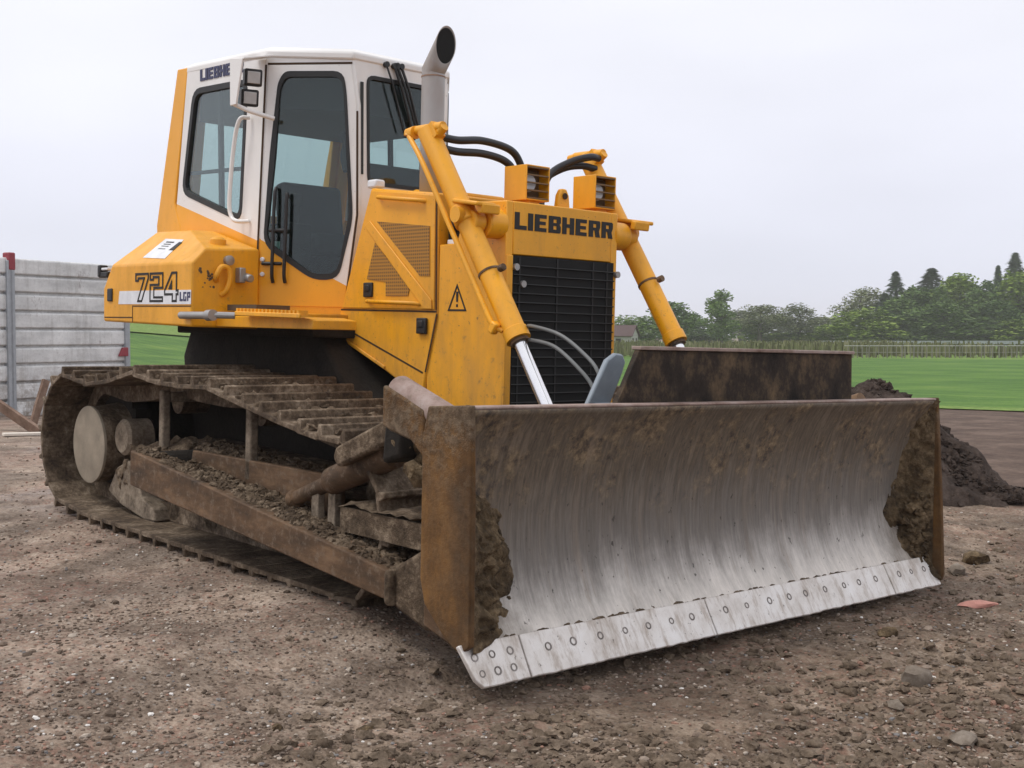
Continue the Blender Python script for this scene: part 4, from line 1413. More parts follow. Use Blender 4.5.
# --- push arms, braces -----------------------------------------------------
for s in (-1, 1):
    y0, y1 = s * 1.60, s * 1.47
    m = MB()
    m.prism([(-3.07, 0.615), (-3.07, 0.42), (-0.635, 0.222), (-0.635, 0.345)], y0, y1)
    arm = m.build('push_arm', MAT['rust_arm'], dozer, bevel=0.008)
    m = MB()
    m.prism([(-0.634, 0.36), (-0.634, 0.20), (-0.42, 0.14), (-0.30, 0.17), (-0.30, 0.48), (-0.45, 0.46)], y0 + -s * 0.02, y1 + -s * 0.02)
    m.prism([(-0.66, 0.352), (-0.66, 0.205), (-0.61, 0.20), (-0.61, 0.352)], y0 + s * 0.012, y1 - s * 0.012)
    m.build('arm_head', MAT['mud'], arm, bevel=0.02)
    m = MB()
    m.cyl((-2.98, s * 1.47, 0.52), (-2.98, s * 1.18, 0.52), 0.09, None, 20)
    m.build('arm_pivot', MAT['dark_frame'], arm)
    # tilt brace: slim rod, thick barrel, link above it
    m = MB()
    p0 = Vector((-1.72, s * 1.37, 0.49)); p1 = Vector((-0.36, s * 1.42, 0.985))
    d = (p1 - p0)
    m.tube([p0, p0 + d * 0.25, p0 + d * 0.255, p0 + d * 0.62, p0 + d * 0.625, p1], [0.036, 0.039, 0.066, 0.070, 0.05, 0.05], 22)
    m.lump(p0, 0.05, (1, 1, 1), 4, 0.2)
    tb = m.build('tilt_brace', MAT['rust_arm'], dozer, smooth=True, angle=40)
    m = MB()
    m.slab([(-1.16, s * 1.46, 0.80), (-1.18, s * 1.46, 0.75), (-1.14, s * 1.46, 0.71), (-0.74, s * 1.46, 0.86), (-0.74, s * 1.46, 0.97)], (0, s * 0.06, 0))
    m.build('brace_link', MAT['mud'], tb, bevel=0.015)
    m = MB()
    m.prism([(-0.80, 0.76), (-0.66, 0.80), (-0.66, 0.97), (-0.78, 0.95)], s * 1.53, s * 1.34)
    m.build('brace_clevis', MAT['dark_frame'], tb, bevel=0.02)
    m = MB()
    for i in range(9):
        m.lump((-0.62 + random.uniform(-.10, .08), s * (1.46 + random.uniform(-.04, .04)), 0.80 + random.uniform(-.07, .07)), random.uniform(.035, .055), (1, .8, .9), i * 2.3 + s, 0.5)
    m.build('brace_knuckle', MAT['clay'], tb, smooth=True, angle=60)
    m = MB()
    n1 = 14
    for i in range(n1 + 1):
        for j in range(n1 + 1):
            x = -1.20 + 0.62 * i / n1; y = 0.86 + 0.615 * j / n1
            q = Vector((x * 7, y * 7, s))
            m.v.append((x, s * y, 0.545 + 0.03 * mn.noise(q) + 0.02 * mn.noise(q * 2.5)))
    for i in range(n1):
        for j in range(n1):
            a0 = i * (n1 + 1) + j
            m.f.append((a0, a0 + n1 + 1, a0 + n1 + 2, a0 + 1))
    m.box((-0.89, s * 1.165, 0.475), (0.60, 0.60, 0.11))
    m.build('front_guard', MAT['mud'], dozer, smooth=True, angle=60)
    for x in (-1.50, -1.36):
        m = MB()
        m.prism([(x - 0.035, 0.36), (x + 0.03, 0.36), (x + 0.025, 0.58), (x - 0.03, 0.56)], s * 1.40, s * 1.36)
        m.build('brace_lug', MAT['tan'], tb, bevel=0.006)

# --- blade -----------------------------------------------------------------
WB = 1.686
def tilt(y):                       # the blade hangs a little lower on its far side
    return -0.0115 * y
prof = [(-0.072, 0.125), (-0.102, 0.165), (-0.148, 0.235), (-0.186, 0.33), (-0.207, 0.43), (-0.213, 0.54), (-0.204, 0.65), (-0.178, 0.77), (-0.140, 0.88), (-0.095, 0.965), (-0.052, 1.022)]
prof = [(p.x, p.z) for p in curve([(a, 0, b) for a, b in prof], 3)]
m = MB()
NYB = 60
n = len(prof)
for i in range(NYB + 1):
    y = -1.66 + 3.32 * i / NYB
    for (x, z) in prof:
        dent = 0.004 * mn.noise(Vector((y * 1.3, z * 2, 3)))
        m.v.append((x + dent, y, z + tilt(y)))
for i in range(NYB):
    for j in range(n - 1):
        m.f.append((i * n + j, (i + 1) * n + j, (i + 1) * n + j + 1, i * n + j + 1))
blade = m.build('blade', MAT['moldboard'], dozer, smooth=True, angle=180)
sol = blade.modifiers.new('plate', 'SOLIDIFY'); sol.thickness = 0.022; sol.offset = 0
# top rim bar and back box sections
m = MB()
m.slab([(-0.046, -1.658, 1.020 + tilt(-1.658)), (-0.046, -1.658, 1.033 + tilt(-1.658)), (-0.115, -1.658, 1.033 + tilt(-1.658)), (-0.115, -1.658, 1.020 + tilt(-1.658))], (0, 3.316, tilt(1.658) - tilt(-1.658)))
m.build('top_rim', MAT['worn_tube'], blade, bevel=0.006)
m = MB()
m.slab([(-0.13, -1.62, 1.02), (-0.36, -1.62, 0.86), (-0.36, -1.62, 0.62), (-0.295, -1.62, 0.60), (-0.30, -1.62, 0.75), (-0.2, -1.62, 0.9)], (0, 3.24, tilt(1.62) * 2))
m.slab([(-0.30, -1.62, 0.45), (-0.38, -1.62, 0.42), (-0.38, -1.62, 0.18), (-0.20, -1.62, 0.13), (-0.22, -1.62, 0.22), (-0.28, -1.62, 0.33)], (0, 3.24, tilt(1.62) * 2))
m.build('back_beam', MAT['rust_arm'], blade, bevel=0.01)
for s in (-1, 1):
    t = tilt(s * WB)
    ep = [(-0.045, 1.038 + t), (-0.29, 1.020 + t), (-0.322, 0.90 + t), (-0.318, 0.36 + t), (-0.29, 0.27 + t), (-0.16, 0.16 + t), (-0.075, 0.12 + t), (-0.020, 0.16 + t), (-0.030, 0.70 + t)]
    if s > 0:
        ep = ep[:5] + [(-0.16, 0.14 + t), (-0.06, 0.06 + t), (0.018, 0.035 + t), (0.030, 0.07 + t), (0.0, 0.5 + t)]
    m = MB()
    m.prism(ep, s * WB, s * (WB - 0.028))
    m.build('end_plate', MAT['rust'], blade, bevel=0.006)
    # rounded worn tube running back from the top corner, with its cheek plate
    m = MB()
    if s > 0:
        continue
    m.tube([(-0.20, s * 1.628, 0.978), (-0.575, s * 1.615, 1.092)], 0.056, 24)
    m.build('corner_tube', MAT['worn_tube'], blade, smooth=True, bevel=0.015)
    m = MB()
    m.prism([(-0.318, 1.022), (-0.585, 1.105), (-0.585, 0.945), (-0.53, 0.925), (-0.40, 0.90), (-0.318, 0.84)], s * 1.684, s * 1.655)
    m.build('corner_cheek', MAT['rust'], blade, bevel=0.01)
# cutting edge: three bits between end bits
MAT['bolt'] = earthy('bolt_rim', [(0.35, (0.09, 0.075, 0.065)), (0.6, (0.30, 0.27, 0.25))], 20, 0.6, 0.2)
segs = [(-1.70, -1.405, 2), (-1.400, -0.29, 1), (-0.285, 1.20, 1), (1.205, 1.655, 1)]
e_top, e_bot = (-0.082, 0.150), (0.0, 0.004)
for y0, y1, rows in segs:
    m = MB()
    fl = 0.03 if y0 < -1.6 else 0.0
    fr_ = 0.02 if y1 > 1.65 else 0.0
    pts = [(e_top[0], y0, e_top[1] + tilt(y0)), (e_top[0], y1 - 0.003, e_top[1] + tilt(y1)), (e_bot[0], y1 - 0.003 + fr_, e_bot[1] + tilt(y1)), (e_bot[0], y0 + fl, e_bot[1] + tilt(y0))]
    if y0 < -1.6:
        pts = [(e_top[0], y0, e_top[1] + tilt(y0)), (e_top[0], y1 - 0.003, e_top[1] + tilt(y1)), (e_bot[0], y1 - 0.003, e_bot[1] + tilt(y1)), (e_bot[0], y0 + 0.06, e_bot[1] + tilt(y0)), (e_bot[0] - 0.015, y0 + 0.03, e_bot[1] + 0.03 + tilt(y0))]
    lo_, hi_ = pts[0], pts[1]
    low = pts[2:][::-1]                     # bottom outline from the near to the far end
    NL = max(6, int((y1 - y0) / 0.03))
    nick = [low[0]]
    for i in range(1, NL):
        y = low[0][1] + (low[-1][1] - low[0][1]) * i / NL
        for p_, q_ in zip(low, low[1:]):
            if p_[1] <= y <= q_[1] and q_[1] > p_[1]:
                t = (y - p_[1]) / (q_[1] - p_[1])
                x_, z_ = p_[0] + (q_[0] - p_[0]) * t, p_[2] + (q_[2] - p_[2]) * t
        d_ = 0.004 * mn.noise(Vector((y * 6, 1, 1))) + 0.004 * mn.noise(Vector((y * 23, 1, 5)))
        nick.append((x_ - d_ * 0.5, y, z_ + d_))
    nick.append(low[-1])
    pts = [lo_, hi_] + nick[::-1]
    m.slab(pts, (0.019, 0, 0.011))
    ce = m.build('cutting_edge', MAT['edge'], blade, bevel=0.004)
    nn = Vector((0.865, 0, 0.50))
    L_ = y1 - y0
    nb = 3 if rows == 2 else max(3, round(L_ / 0.165))
    for r_ in range(rows):
        for i in range(nb):
            y = y0 + L_ * (i + 0.75) / (nb + 0.5) + random.uniform(-.015, .015)
            q = (0.32 + 0.38 * r_) if rows == 2 else 0.40
            c0 = Vector((e_top[0] + (e_bot[0] - e_top[0]) * q, y, e_top[1] + (e_bot[1] - e_top[1]) * q + tilt(y))) + Vector((0.019, 0, 0.011))
            t1 = Vector((0, 1, 0)); t2 = nn.cross(t1)
            NR = 14
            vs = []
            rr0 = random.uniform(0.014, 0.019)
            for rr, hh in ((rr0, -0.001), (rr0, 0.002), (rr0 * 0.66, 0.002), (rr0 * 0.6, -0.002)):
                for a in range(NR):
                    th_ = 2 * math.pi * a / NR
                    vs.append(c0 + nn * hh + (t1 * math.cos(th_) + t2 * math.sin(th_)) * rr)
            fs = []
            for q_ in range(3):
                for a in range(NR):
                    b2 = (a + 1) % NR
                    fs.append((q_ * NR + a, q_ * NR + b2, q_ * NR + NR + b2, q_ * NR + NR + a))
            MB().add(vs, fs).build('bolt', MAT['bolt'], ce)
# dirt line lying on the top of the cutting edge
m = MB()
for i in range(230):
    y = random.uniform(-1.45, 1.5)
    r = random.uniform(0.005, 0.016)
    m.lump((-0.085 - random.uniform(0, 0.02), y, 0.152 + tilt(y)), r, (1, 2.2, 0.7), i * 0.7)
o = m.build('dirt_line', MAT['mud'], blade, smooth=True, angle=60); o['kind'] = 'stuff'
# clay packed into both corners
CLAY = {-1: [(0.128, 0.12), (0.157, 0.215), (0.255, 0.285), (0.43, 0.345), (0.55, 0.30), (0.65, 0.23), (0.70, 0.12), (0.73, 0.03)],
        1: [(0.05, 0.02), (0.116, 0.13), (0.20, 0.165), (0.275, 0.225), (0.37, 0.26), (0.506, 0.205), (0.64, 0.125), (0.94, 0.085), (1.02, 0.03)]}
def interp(tab, z):
    for (z0, w0), (z1, w1) in zip(tab, tab[1:]):
        if z0 <= z <= z1:
            return w0 + (w1 - w0) * (z - z0) / (z1 - z0)
    return tab[0][1] if z < tab[0][0] else tab[-1][1]
def corner_clay(s):
    tab = CLAY[s]
    z0, z1 = tab[0][0], tab[-1][0]
    depth = [(0.02, 0.018)] + [(p[1], p[0]) for p in prof]
    m = MB()
    n1, n2 = 90, 44
    for i in range(n1 + 1):
        t = i / n1
        z = z0 + (z1 - z0) * t
        xb = interp(depth, z)
        wy = interp(tab, z) * (1.1 + 0.14 * mn.noise(Vector((z * 6, 2 + s, 1)))) + 0.012 * mn.noise(Vector((z * 21, 5, s)))
        fx = max(xb + 0.03, -0.035 - 0.02 * t)
        for j in range(n2 + 1):
            u = j / n2
            y = s * (1.657 - wy * u)
            x = xb + 0.004 + (fx - xb) * (1 - u) ** 1.6 + 0.016 * math.sin(math.pi * min(1, u * 1.15)) * (1 - u)
            q = Vector((x * 9, y * 9, z * 9))
            h = 0.040 * mn.noise(q) + 0.030 * mn.noise(q * 2.3) + 0.018 * mn.noise(q * 5) + 0.010 * mn.noise(q * 11)
            edge = min(1.0, u * 6) * min(1.0, (1 - u) * 2.2) * min(1.0, t * 8) * min(1.0, (1 - t) * 8)
            if j == n2:
                x -= 0.012
            m.v.append((x + h * edge, y - s * h * 0.4 * edge, z + tilt(y)))
    for i in range(n1):
        for j in range(n2):
            m.f.append((i * (n2 + 1) + j, (i + 1) * (n2 + 1) + j, (i + 1) * (n2 + 1) + j + 1, i * (n2 + 1) + j + 1))
    o = m.build('packed_clay', MAT['clay'], blade, smooth=True, angle=180)
    o['kind'] = 'stuff'
corner_clay(-1)
corner_clay(1)
m = MB()
for i in range(60):
    z = random.uniform(0.12, 0.5)
    u = random.random()
    m.lump((-0.05 - 0.08 * u, 1.63 - 0.12 * u, z), random.uniform(0.008, 0.028), (1, 1, 0.9), i * 1.3, 0.8)
o = m.build('clay_clods', MAT['clay'], blade, smooth=True, angle=60); o['kind'] = 'stuff'
# spill plate on top
m = MB()
m.slab([(-0.125, -0.845, 1.000), (-0.125, 0.938, 0.985), (-0.125, 0.925, 1.250), (-0.125, -0.695, 1.262)], (-0.03, 0, 0))
sp_ = m.build('spill_plate', MAT['spill'], blade, bevel=0.003)
m = MB()
m.slab([(-0.112, -0.70, 1.2625), (-0.112, 0.93, 1.2505), (-0.112, 0.93, 1.266), (-0.112, -0.70, 1.278)], (-0.055, 0, 0))
m.build('plate_rim', MAT['worn_tube'], sp_, bevel=0.003)
m = MB()
m.slab([(-0.42, -0.70, 1.0), (-0.42, -0.555, 1.0), (-0.42, -0.475, 1.15), (-0.42, -0.455, 1.20), (-0.42, -0.475, 1.235), (-0.42, -0.52, 1.24), (-0.42, -0.575, 1.21)], (-0.03, 0, 0))
m.slab([(-0.45, -0.66, 1.02), (-0.45, -0.56, 1.02), (-0.45, -0.56, 0.60), (-0.45, -0.66, 0.60)], (0.07, 0, 0))
m.build('cover_plate', MAT['grey_plate'], blade, bevel=0.008)
for s in (-1, 1):
    m = MB()
    m.prism([(-0.30, 0.55), (-0.30, 0.20), (-0.42, 0.26), (-0.44, 0.38), (-0.42, 0.45)], s * 0.53, s * 0.50)
    m.prism([(-0.30, 0.55), (-0.30, 0.20), (-0.42, 0.26), (-0.44, 0.38), (-0.42, 0.45)], s * 0.62, s * 0.59)
    m.build('rod_lug', MAT['rust_arm'], blade, bevel=0.006)

def level(o):
    n = 0
    while o.parent is not None:
        o = o.parent; n += 1
    return n
for o in list(col.objects):
    while level(o) > 2:
        mb_ = o.matrix_basis.copy()
        o.parent = o.parent.parent
        o.matrix_basis = mb_

# ------------------------------------------------------------------ the yard: panels, timber, heap
def cam_point(px, py, depth):
    """the place seen at a picture position, at a depth in metres (used once, to lay out the surroundings)"""
    return CAM + (RIGHT * ((px - 512) / 1187.91) + DOWN * ((py - 384) / 1187.91) + FWD) * depth

MAT['panel'] = None
k = NT('galvanised_panel')
a = k.noise(1.6, 5, 0.65, (1, 1, 2.5))
b = k.noise(22, 4, 0.7)
c = k.ramp(a, [(0.3, (0.50, 0.505, 0.505)), (0.55, (0.68, 0.685, 0.68)), (0.75, (0.80, 0.805, 0.80))])
st = k.range(k.noise(3.4, 5, 0.75, (1, 1, 0.6)), 0.60, 0.68)
c = k.mix(k.math('MULTIPLY', st, 0.5), c, (0.17, 0.125, 0.12))
drp = k.range(k.noise(9, 5, 0.7, (1, 1, 0.12)), 0.52, 0.68)
c = k.mix(k.math('MULTIPLY', drp, 0.28), c, (0.20, 0.185, 0.165))
zp = k.n('ShaderNodeSeparateXYZ'); k.l(k.pos(), zp.inputs[0])
msp = k.math('MULTIPLY', k.range(k.noise(6, 6, 0.75), 0.42, 0.6), k.range(zp.outputs['Z'], 0.1, 1.1, 0.9, 0.0))
c = k.mix(msp, c, (0.19, 0.145, 0.105))
c = k.mix(k.math('MULTIPLY', k.range(b, 0.5, 0.8), 0.35), c, (0.25, 0.235, 0.22))
k.set(col=c, metal=0.1, rough=0.6)
k.bump(b, 0.15, 0.01)
MAT['panel'] = k.m
MAT['post'] = flat('galvanised_post', (0.34, 0.36, 0.385), 0.5, 0.25)
MAT['red'] = flat('red_paint', (0.27, 0.035, 0.05), 0.55)
PL = Vector((-15.49, 2.07, 0.06)); PR = Vector((-16.20, 4.24, 0.06))
pd = (PR - PL); plen = pd.length; pd.normalize()
pn_ = Vector((pd.y, -pd.x, 0))          # towards the camera
if pn_.dot(CAM - PL) < 0: pn_ = -pn_
def steel_panel(a, b, label, seed):
    random.seed(seed)
    root = empty('steel_panel', a)
    d = (b - a); L = d.length; d.normalize()
    tag(root, label, 'panel wall', 'ribbed metal panels standing along the yard')
    H = 2.48
    def W(u, w, z):
        return d * u + pn_ * w + Vector((0, 0, z))
    m = MB()
    ns = 9
    h = H / ns
    for i in range(ns):
        z0 = i * h
        sag = random.uniform(-0.004, 0.004)
        prof_ = [(0, 0.012), (0.055, 0.03), (0.055, h - 0.035), (0.03, h - 0.012), (0, h - 0.012)]
        m.slab([W(0.05, w, z0 + z + sag) for w, z in prof_], d * (L - 0.06))
    m.slab([W(0.05, -0.03, 0.01), W(0.05, -0.004, 0.01), W(0.05, -0.004, H - 0.02), W(0.05, -0.03, H - 0.02)], d * (L - 0.06))
    m.build('slats', MAT['panel'], root, bevel=0.012)
    for u in (0.0, L - 0.02):
        m = MB()
        m.slab([W(u - 0.05, -0.05, 0), W(u + 0.05, -0.05, 0), W(u + 0.05, 0.09, 0), W(u - 0.05, 0.09, 0)], (0, 0, H + 0.03 if u == 0 else H - 0.05))
        m.build('post', MAT['post'], root, bevel=0.012)
    m = MB()
    m.slab([W(-0.06, -0.06, H - 0.20), W(0.06, -0.06, H - 0.20), W(0.06, 0.10, H - 0.20), W(-0.06, 0.10, H - 0.20)], (0, 0, 0.27))
    m.build('red_cap', MAT['red'], root, bevel=0.02)
    if seed == 5:
        return root
    m = MB()
    m.slab([W(L - 0.22, 0.057, 0.93), W(L - 0.03, 0.057, 0.93), W(L - 0.03, 0.057, 1.08), W(L - 0.14, 0.057, 1.08)], pn_ * 0.05)
    m.build('red_bracket', MAT['red'], root, bevel=0.01)
    return root
steel_panel(PL, PR, 'grey ribbed metal panel wall with red corner caps, standing behind the bulldozer tracks', 3)
steel_panel(PL - pd * (plen + 0.02), PL - pd * 0.02, 'grey ribbed metal panel at the left picture edge, mostly cut off by it', 5)

def plank(name, a, b, w, t, mat, label, cat, group=None, up=Vector((0, 0, 1))):
    a, b = Vector(a), Vector(b)
    d = b - a
    L = d.length
    d.normalize()
    s = d.cross(up).normalized()
    u = s.cross(d)
    m = MB()
    n = 6
    for i in range(n + 1):
        p = d * (L * i / n)
        ww = w * (1 + random.uniform(-.04, .04))
        for q in ((-ww / 2, -t / 2), (ww / 2, -t / 2), (ww / 2, t / 2), (-ww / 2, t / 2)):
            m.v.append(p + s * q[0] + u * q[1])
    for i in range(n):
        for k_ in range(4):
            k2 = (k_ + 1) % 4
            m.f.append((i * 4 + k_, i * 4 + k2, i * 4 + 4 + k2, i * 4 + 4 + k_))
    m.f += [(3, 2, 1, 0), (n * 4, n * 4 + 1, n * 4 + 2, n * 4 + 3)]
    o = m.build(name, mat, bevel=0.006)
    o.location = a
    return tag(o, label, cat, group)
wood = rusty('weathered_board', (0.10, 0.062, 0.042), (0.19, 0.12, 0.085), (0.30, 0.215, 0.165), (1, 1, 1))
wood2 = rusty('orange_board', (0.19, 0.085, 0.05), (0.30, 0.13, 0.075), (0.42, 0.24, 0.16), (1, 1, 1))
pale = flat('pale_fresh_board', (0.66, 0.60, 0.52), 0.7)
plank('board', cam_point(-14, 396, 15.0), cam_point(40, 433, 14.6), 0.05, 0.13, wood, 'brown board leaning down to the right against the ribbed panels', 'board', up=pn_)
plank('board', cam_point(31, 431, 15.4), cam_point(46, 380, 15.6), 0.10, 0.05, wood, 'short brown board propped upright between the panel and the track', 'board', up=pn_)
plank('board', cam_point(3, 434.5, 14.0), cam_point(50, 433.5, 14.3), 0.14, 0.035, pale, 'pale fresh board lying flat on the orange boards', 'board')
plank('board', cam_point(-30, 441, 13.9), cam_point(52, 438, 14.2), 0.3, 0.06, wood2, 'orange brown board lying on the ground below the pale board', 'board')

# earth heap behind the blade
cones = []
for px, dep, py, sl_ in ((700, 11.6, 410, 0.75), (790, 11.4, 388, 0.8), (878, 10.7, 372, 0.98), (855, 10.9, 380, 0.98), (952, 10.3, 432, 1.15), (1005, 9.9, 483, 0.7)):
    p = cam_point(px, py, dep)
    cones.append((p.x, p.y, p.z, sl_))
def heap_z(x, y):
    b = -9
    for cx, cy, cz, sl_ in cones:
        r = math.sqrt((x - cx) ** 2 + (y - cy) ** 2 + 0.015)
        b = max(b, cz + 0.04 * sl_ - r * sl_)
    return b
m = MB()
hx0, hy0, hs, hn1, hn2 = -6.2, 2.2, 0.03, 200, 196
for i in range(hn1):
    for j in range(hn2):
        x, y = hx0 + i * hs, hy0 + j * hs
        z = heap_z(x, y)
        q = Vector((x, y, z))
        z += 0.11 * mn.noise(q * 2.6) + 0.075 * mn.noise(q * 6) + 0.045 * abs(mn.noise(q * 13)) + 0.02 * mn.noise(q * 22)
        m.v.append((x + 0.04 * mn.noise(q * 7), y + 0.04 * mn.noise(q * 7 + Vector((9, 0, 0))), max(z, gz(x, y, 9) - 0.12)))
for i in range(hn1 - 1):
    for j in range(hn2 - 1):
        ids = (i * hn2 + j, (i + 1) * hn2 + j, (i + 1) * hn2 + j + 1, i * hn2 + j + 1)
        if max(m.v[q][2] - gz(m.v[q][0], m.v[q][1], 9) for q in ids) > -0.1:
            m.f.append(ids)
MAT['heap'] = earthy('dark_moist_earth', [(0.33, (0.020, 0.014, 0.011)), (0.5, (0.048, 0.034, 0.027)), (0.68, (0.10, 0.075, 0.062))], 5, 0.95, 1.0, 0.05, 28)
heap = m.build('earth_heap', MAT['heap'], smooth=True, angle=180)
tag(heap, 'heap of dark moist earth behind the far end of the blade', 'earth heap')
m = MB()
random.seed(12)
for i in range(1500):
    cx, cy, cz, sl_ = random.choice(cones[2:])
    a = random.uniform(0, 6.28); r = random.random() ** 0.6 * cz / sl_ * 1.1
    x, y = cx + math.cos(a) * r, cy + math.sin(a) * r
    z = max(heap_z(x, y), gz(x, y, 9))
    m.lump((x, y, z), random.uniform(0.008, 0.038) * (1.6 if random.random() < 0.12 else 1), (1, 1, 0.85), i * 0.37, 0.9)
o = m.build('earth_clods', MAT['heap'], heap, smooth=True, angle=50)
o['kind'] = 'stuff'

# loose stones
def stone(px, py, size, sq, mat, label, seed, cat='stone'):
    a = (RIGHT * ((px - 512) / 1187.91) + DOWN * ((py - 384) / 1187.91) + FWD)
    t = (0.0 - CAM.z) / a.z
    for _ in range(4):
        p = CAM + a * t
        t = (gz(p.x, p.y) - CAM.z) / a.z
    p = CAM + a * t
    m = MB()
    m.lump((0, 0, size * sq[2] * 0.35), size, sq, seed, 0.4)
    o = m.build('stone' if cat == 'stone' else cat.replace(' ', '_'), mat, smooth=True, angle=40)
    o.location = p
    o.rotation_euler = (0, 0, seed)
    return tag(o, label, cat)
MAT['stone'] = earthy('muddy_stone', [(0.3, (0.10, 0.078, 0.058)), (0.5, (0.19, 0.155, 0.122)), (0.7, (0.29, 0.25, 0.21))], 14, 0.9, 0.6, 0.01, 60)
MAT['pink'] = flat('pink_brick', (0.52, 0.25, 0.20), 0.85, 0, 0.15, 30, 0.4)
stone(915, 683, 0.062, (1, 0.75, 0.85), MAT['stone'], 'muddy upright stone in the earth below the blade, right foreground', 4)
stone(895, 708, 0.035, (1.1, 0.8, 0.6), MAT['stone'], 'small flat muddy stone just below the upright one', 9)
stone(956, 574, 0.06, (1, 0.9, 0.7), MAT['stone'], 'rounded pale brown stone beside the far blade corner', 2)
stone(975, 562, 0.075, (1.1, 1, 0.7), MAT['clay'], 'dark clod of earth behind the rounded stone by the blade corner', 13, 'earth clod')
stone(888, 636, 0.05, (1.2, 0.8, 0.6), MAT['clay'], 'dark clod of earth in front of the right blade end', 17, 'earth clod')
stone(978, 606, 0.075, (1.5, 0.5, 0.28), MAT['pink'], 'pink flake of broken brick right of the blade', 0.9, 'brick flake')
stone(964, 742, 0.05, (1.2, 0.9, 0.5), MAT['stone'], 'flat brown stone in the bottom right picture corner', 21)
stone(277, 729, 0.022, (1.2, 0.9, 0.7), MAT['clay'], 'small dark pebble alone in the left foreground', 6)
stone(366, 730, 0.026, (1.5, 0.9, 0.4), MAT['clay'], 'flat dark brown stone in the foreground left of the blade corner', 8)

# gravel: many small stones in front of the camera
k = NT('mixed_gravel')
ri = k.geo or k.n('ShaderNodeNewGeometry')
k.geo = ri
c = k.ramp(ri.outputs['Random Per Island'], [(0.0, (0.10, 0.072, 0.052)), (0.22, (0.19, 0.142, 0.108)), (0.52, (0.28, 0.22, 0.175)), (0.76, (0.29, 0.17, 0.125)), (0.86, (0.19, 0.18, 0.175)), (0.90, (0.40, 0.34, 0.28)), (0.982, (0.68, 0.65, 0.61))], 'CONSTANT')
c = k.mix(1.0, c, k.ramp(k.noise(60, 3), [(0.3, 0.75), (0.7, 1.2)]), 'MULTIPLY')
k.set(col=c, rough=0.85, spec=0.3)
m = MB()
random.seed(31)
iv, if_ = ICO1
cnt = 0
while cnt < 17000:
    px = random.uniform(-20, 1044); py = 430 + 345 * random.random() ** 0.75
    a = (RIGHT * ((px - 512) / 1187.91) + DOWN * ((py - 384) / 1187.91) + FWD)
    t = -CAM.z / a.z
    p = CAM + a * t
    x, y = p.x, p.y
    if x < -13:
        continue
    far = math.hypot(x - CAM.x, y - CAM.y)
    patch = mn.noise(Vector((x * 0.9, y * 0.9, 4)))
    if random.random() > 0.55 + 0.6 * patch:
        continue
    r = random.uniform(0.0025, 0.0068) * (1 + far * 0.085)
    if random.random() < 0.03:
        r *= 1.9
    z = gz(x, y)
    rot = Matrix.Rotation(random.uniform(0, 6.28), 3, 'Z') @ Matrix.Rotation(random.uniform(-.5, .5), 3, 'X')
    sx, sy, sz = r * random.uniform(.8, 1.5), r * random.uniform(.6, 1.1), r * random.uniform(.4, .8)
    m.add([Vector((x, y, z + sz * 0.3)) + rot @ Vector((v[0] * sx * random.uniform(.8, 1.2), v[1] * sy, v[2] * sz)) for v in iv], if_)
    cnt += 1
o = m.build('gravel', k.m)
m = MB()
cnt = 0
while cnt < 4200:
    px = random.uniform(250, 1040); py = 520 + 255 * random.random() ** 0.8
    a = (RIGHT * ((px - 512) / 1187.91) + DOWN * ((py - 384) / 1187.91) + FWD)
    p = CAM + a * (-CAM.z / a.z)
    w = sstep(p.x + 0.25 * p.y, -1.6, 0.3) * (0.6 + 0.8 * mn.noise(Vector((p.x * 1.3, p.y * 1.3, 9))))
    if random.random() > w:
        continue
    r = 0.004 + 0.022 * random.random() ** 5
    m.lump((p.x, p.y, gz(p.x, p.y) + r * 0.15), r, (random.uniform(.8, 1.4), random.uniform(.8, 1.3), random.uniform(.5, .8)), cnt * 0.61, 0.95)
    cnt += 1
tag(m.build('soil_crumbs', earthy('crumbly_soil', [(0.35, (0.070, 0.050, 0.034)), (0.5, (0.15, 0.112, 0.080)), (0.66, (0.25, 0.19, 0.14))], 14, 0.95, 1.0, 0.02, 70), smooth=True, angle=60), 'crumbs of loosened soil around the blade', kind='stuff')
tag(o, 'small mixed stones and grit scattered over the yard', kind='stuff')

# ------------------------------------------------------------------ far landscape
def leafmat(name, dark, mid, light):
    k = NT(name)
    g_ = k.n('ShaderNodeNewGeometry')
    k.geo = g_
    oi = k.n('ShaderNodeObjectInfo')
    f = k.math('ADD', k.math('MULTIPLY', g_.outputs['Random Per Island'], 0.6), k.math('MULTIPLY', k.noise(0.45, 3, 0.6), 0.5))
    f = k.math('ADD', f, k.range(oi.outputs['Random'], 0, 1, -0.12, 0.12))
    k.set(col=k.ramp(f, [(0.2, dark), (0.55, mid), (0.9, light)]), rough=0.8, spec=0.15)
    return k.m
MAT['leaf_spring'] = leafmat('spring_leaves', (0.095, 0.15, 0.024), (0.175, 0.25, 0.042), (0.27, 0.35, 0.07))
MAT['leaf_mid'] = leafmat('mid_green_leaves', (0.042, 0.082, 0.026), (0.088, 0.145, 0.042), (0.155, 0.225, 0.065))
MAT['leaf_fresh'] = leafmat('fresh_leaves', (0.065, 0.12, 0.032), (0.13, 0.205, 0.055), (0.215, 0.30, 0.085))
MAT['leaf_dark'] = leafmat('dark_needles', (0.022, 0.045, 0.026), (0.045, 0.078, 0.042), (0.08, 0.12, 0.065))
MAT['leaf_grey'] = leafmat('budding_twigs', (0.10, 0.115, 0.06), (0.155, 0.175, 0.09), (0.22, 0.24, 0.125))
MAT['bark'] = earthy('bark', [(0.3, (0.035, 0.028, 0.022)), (0.7, (0.10, 0.085, 0.07))], 6)
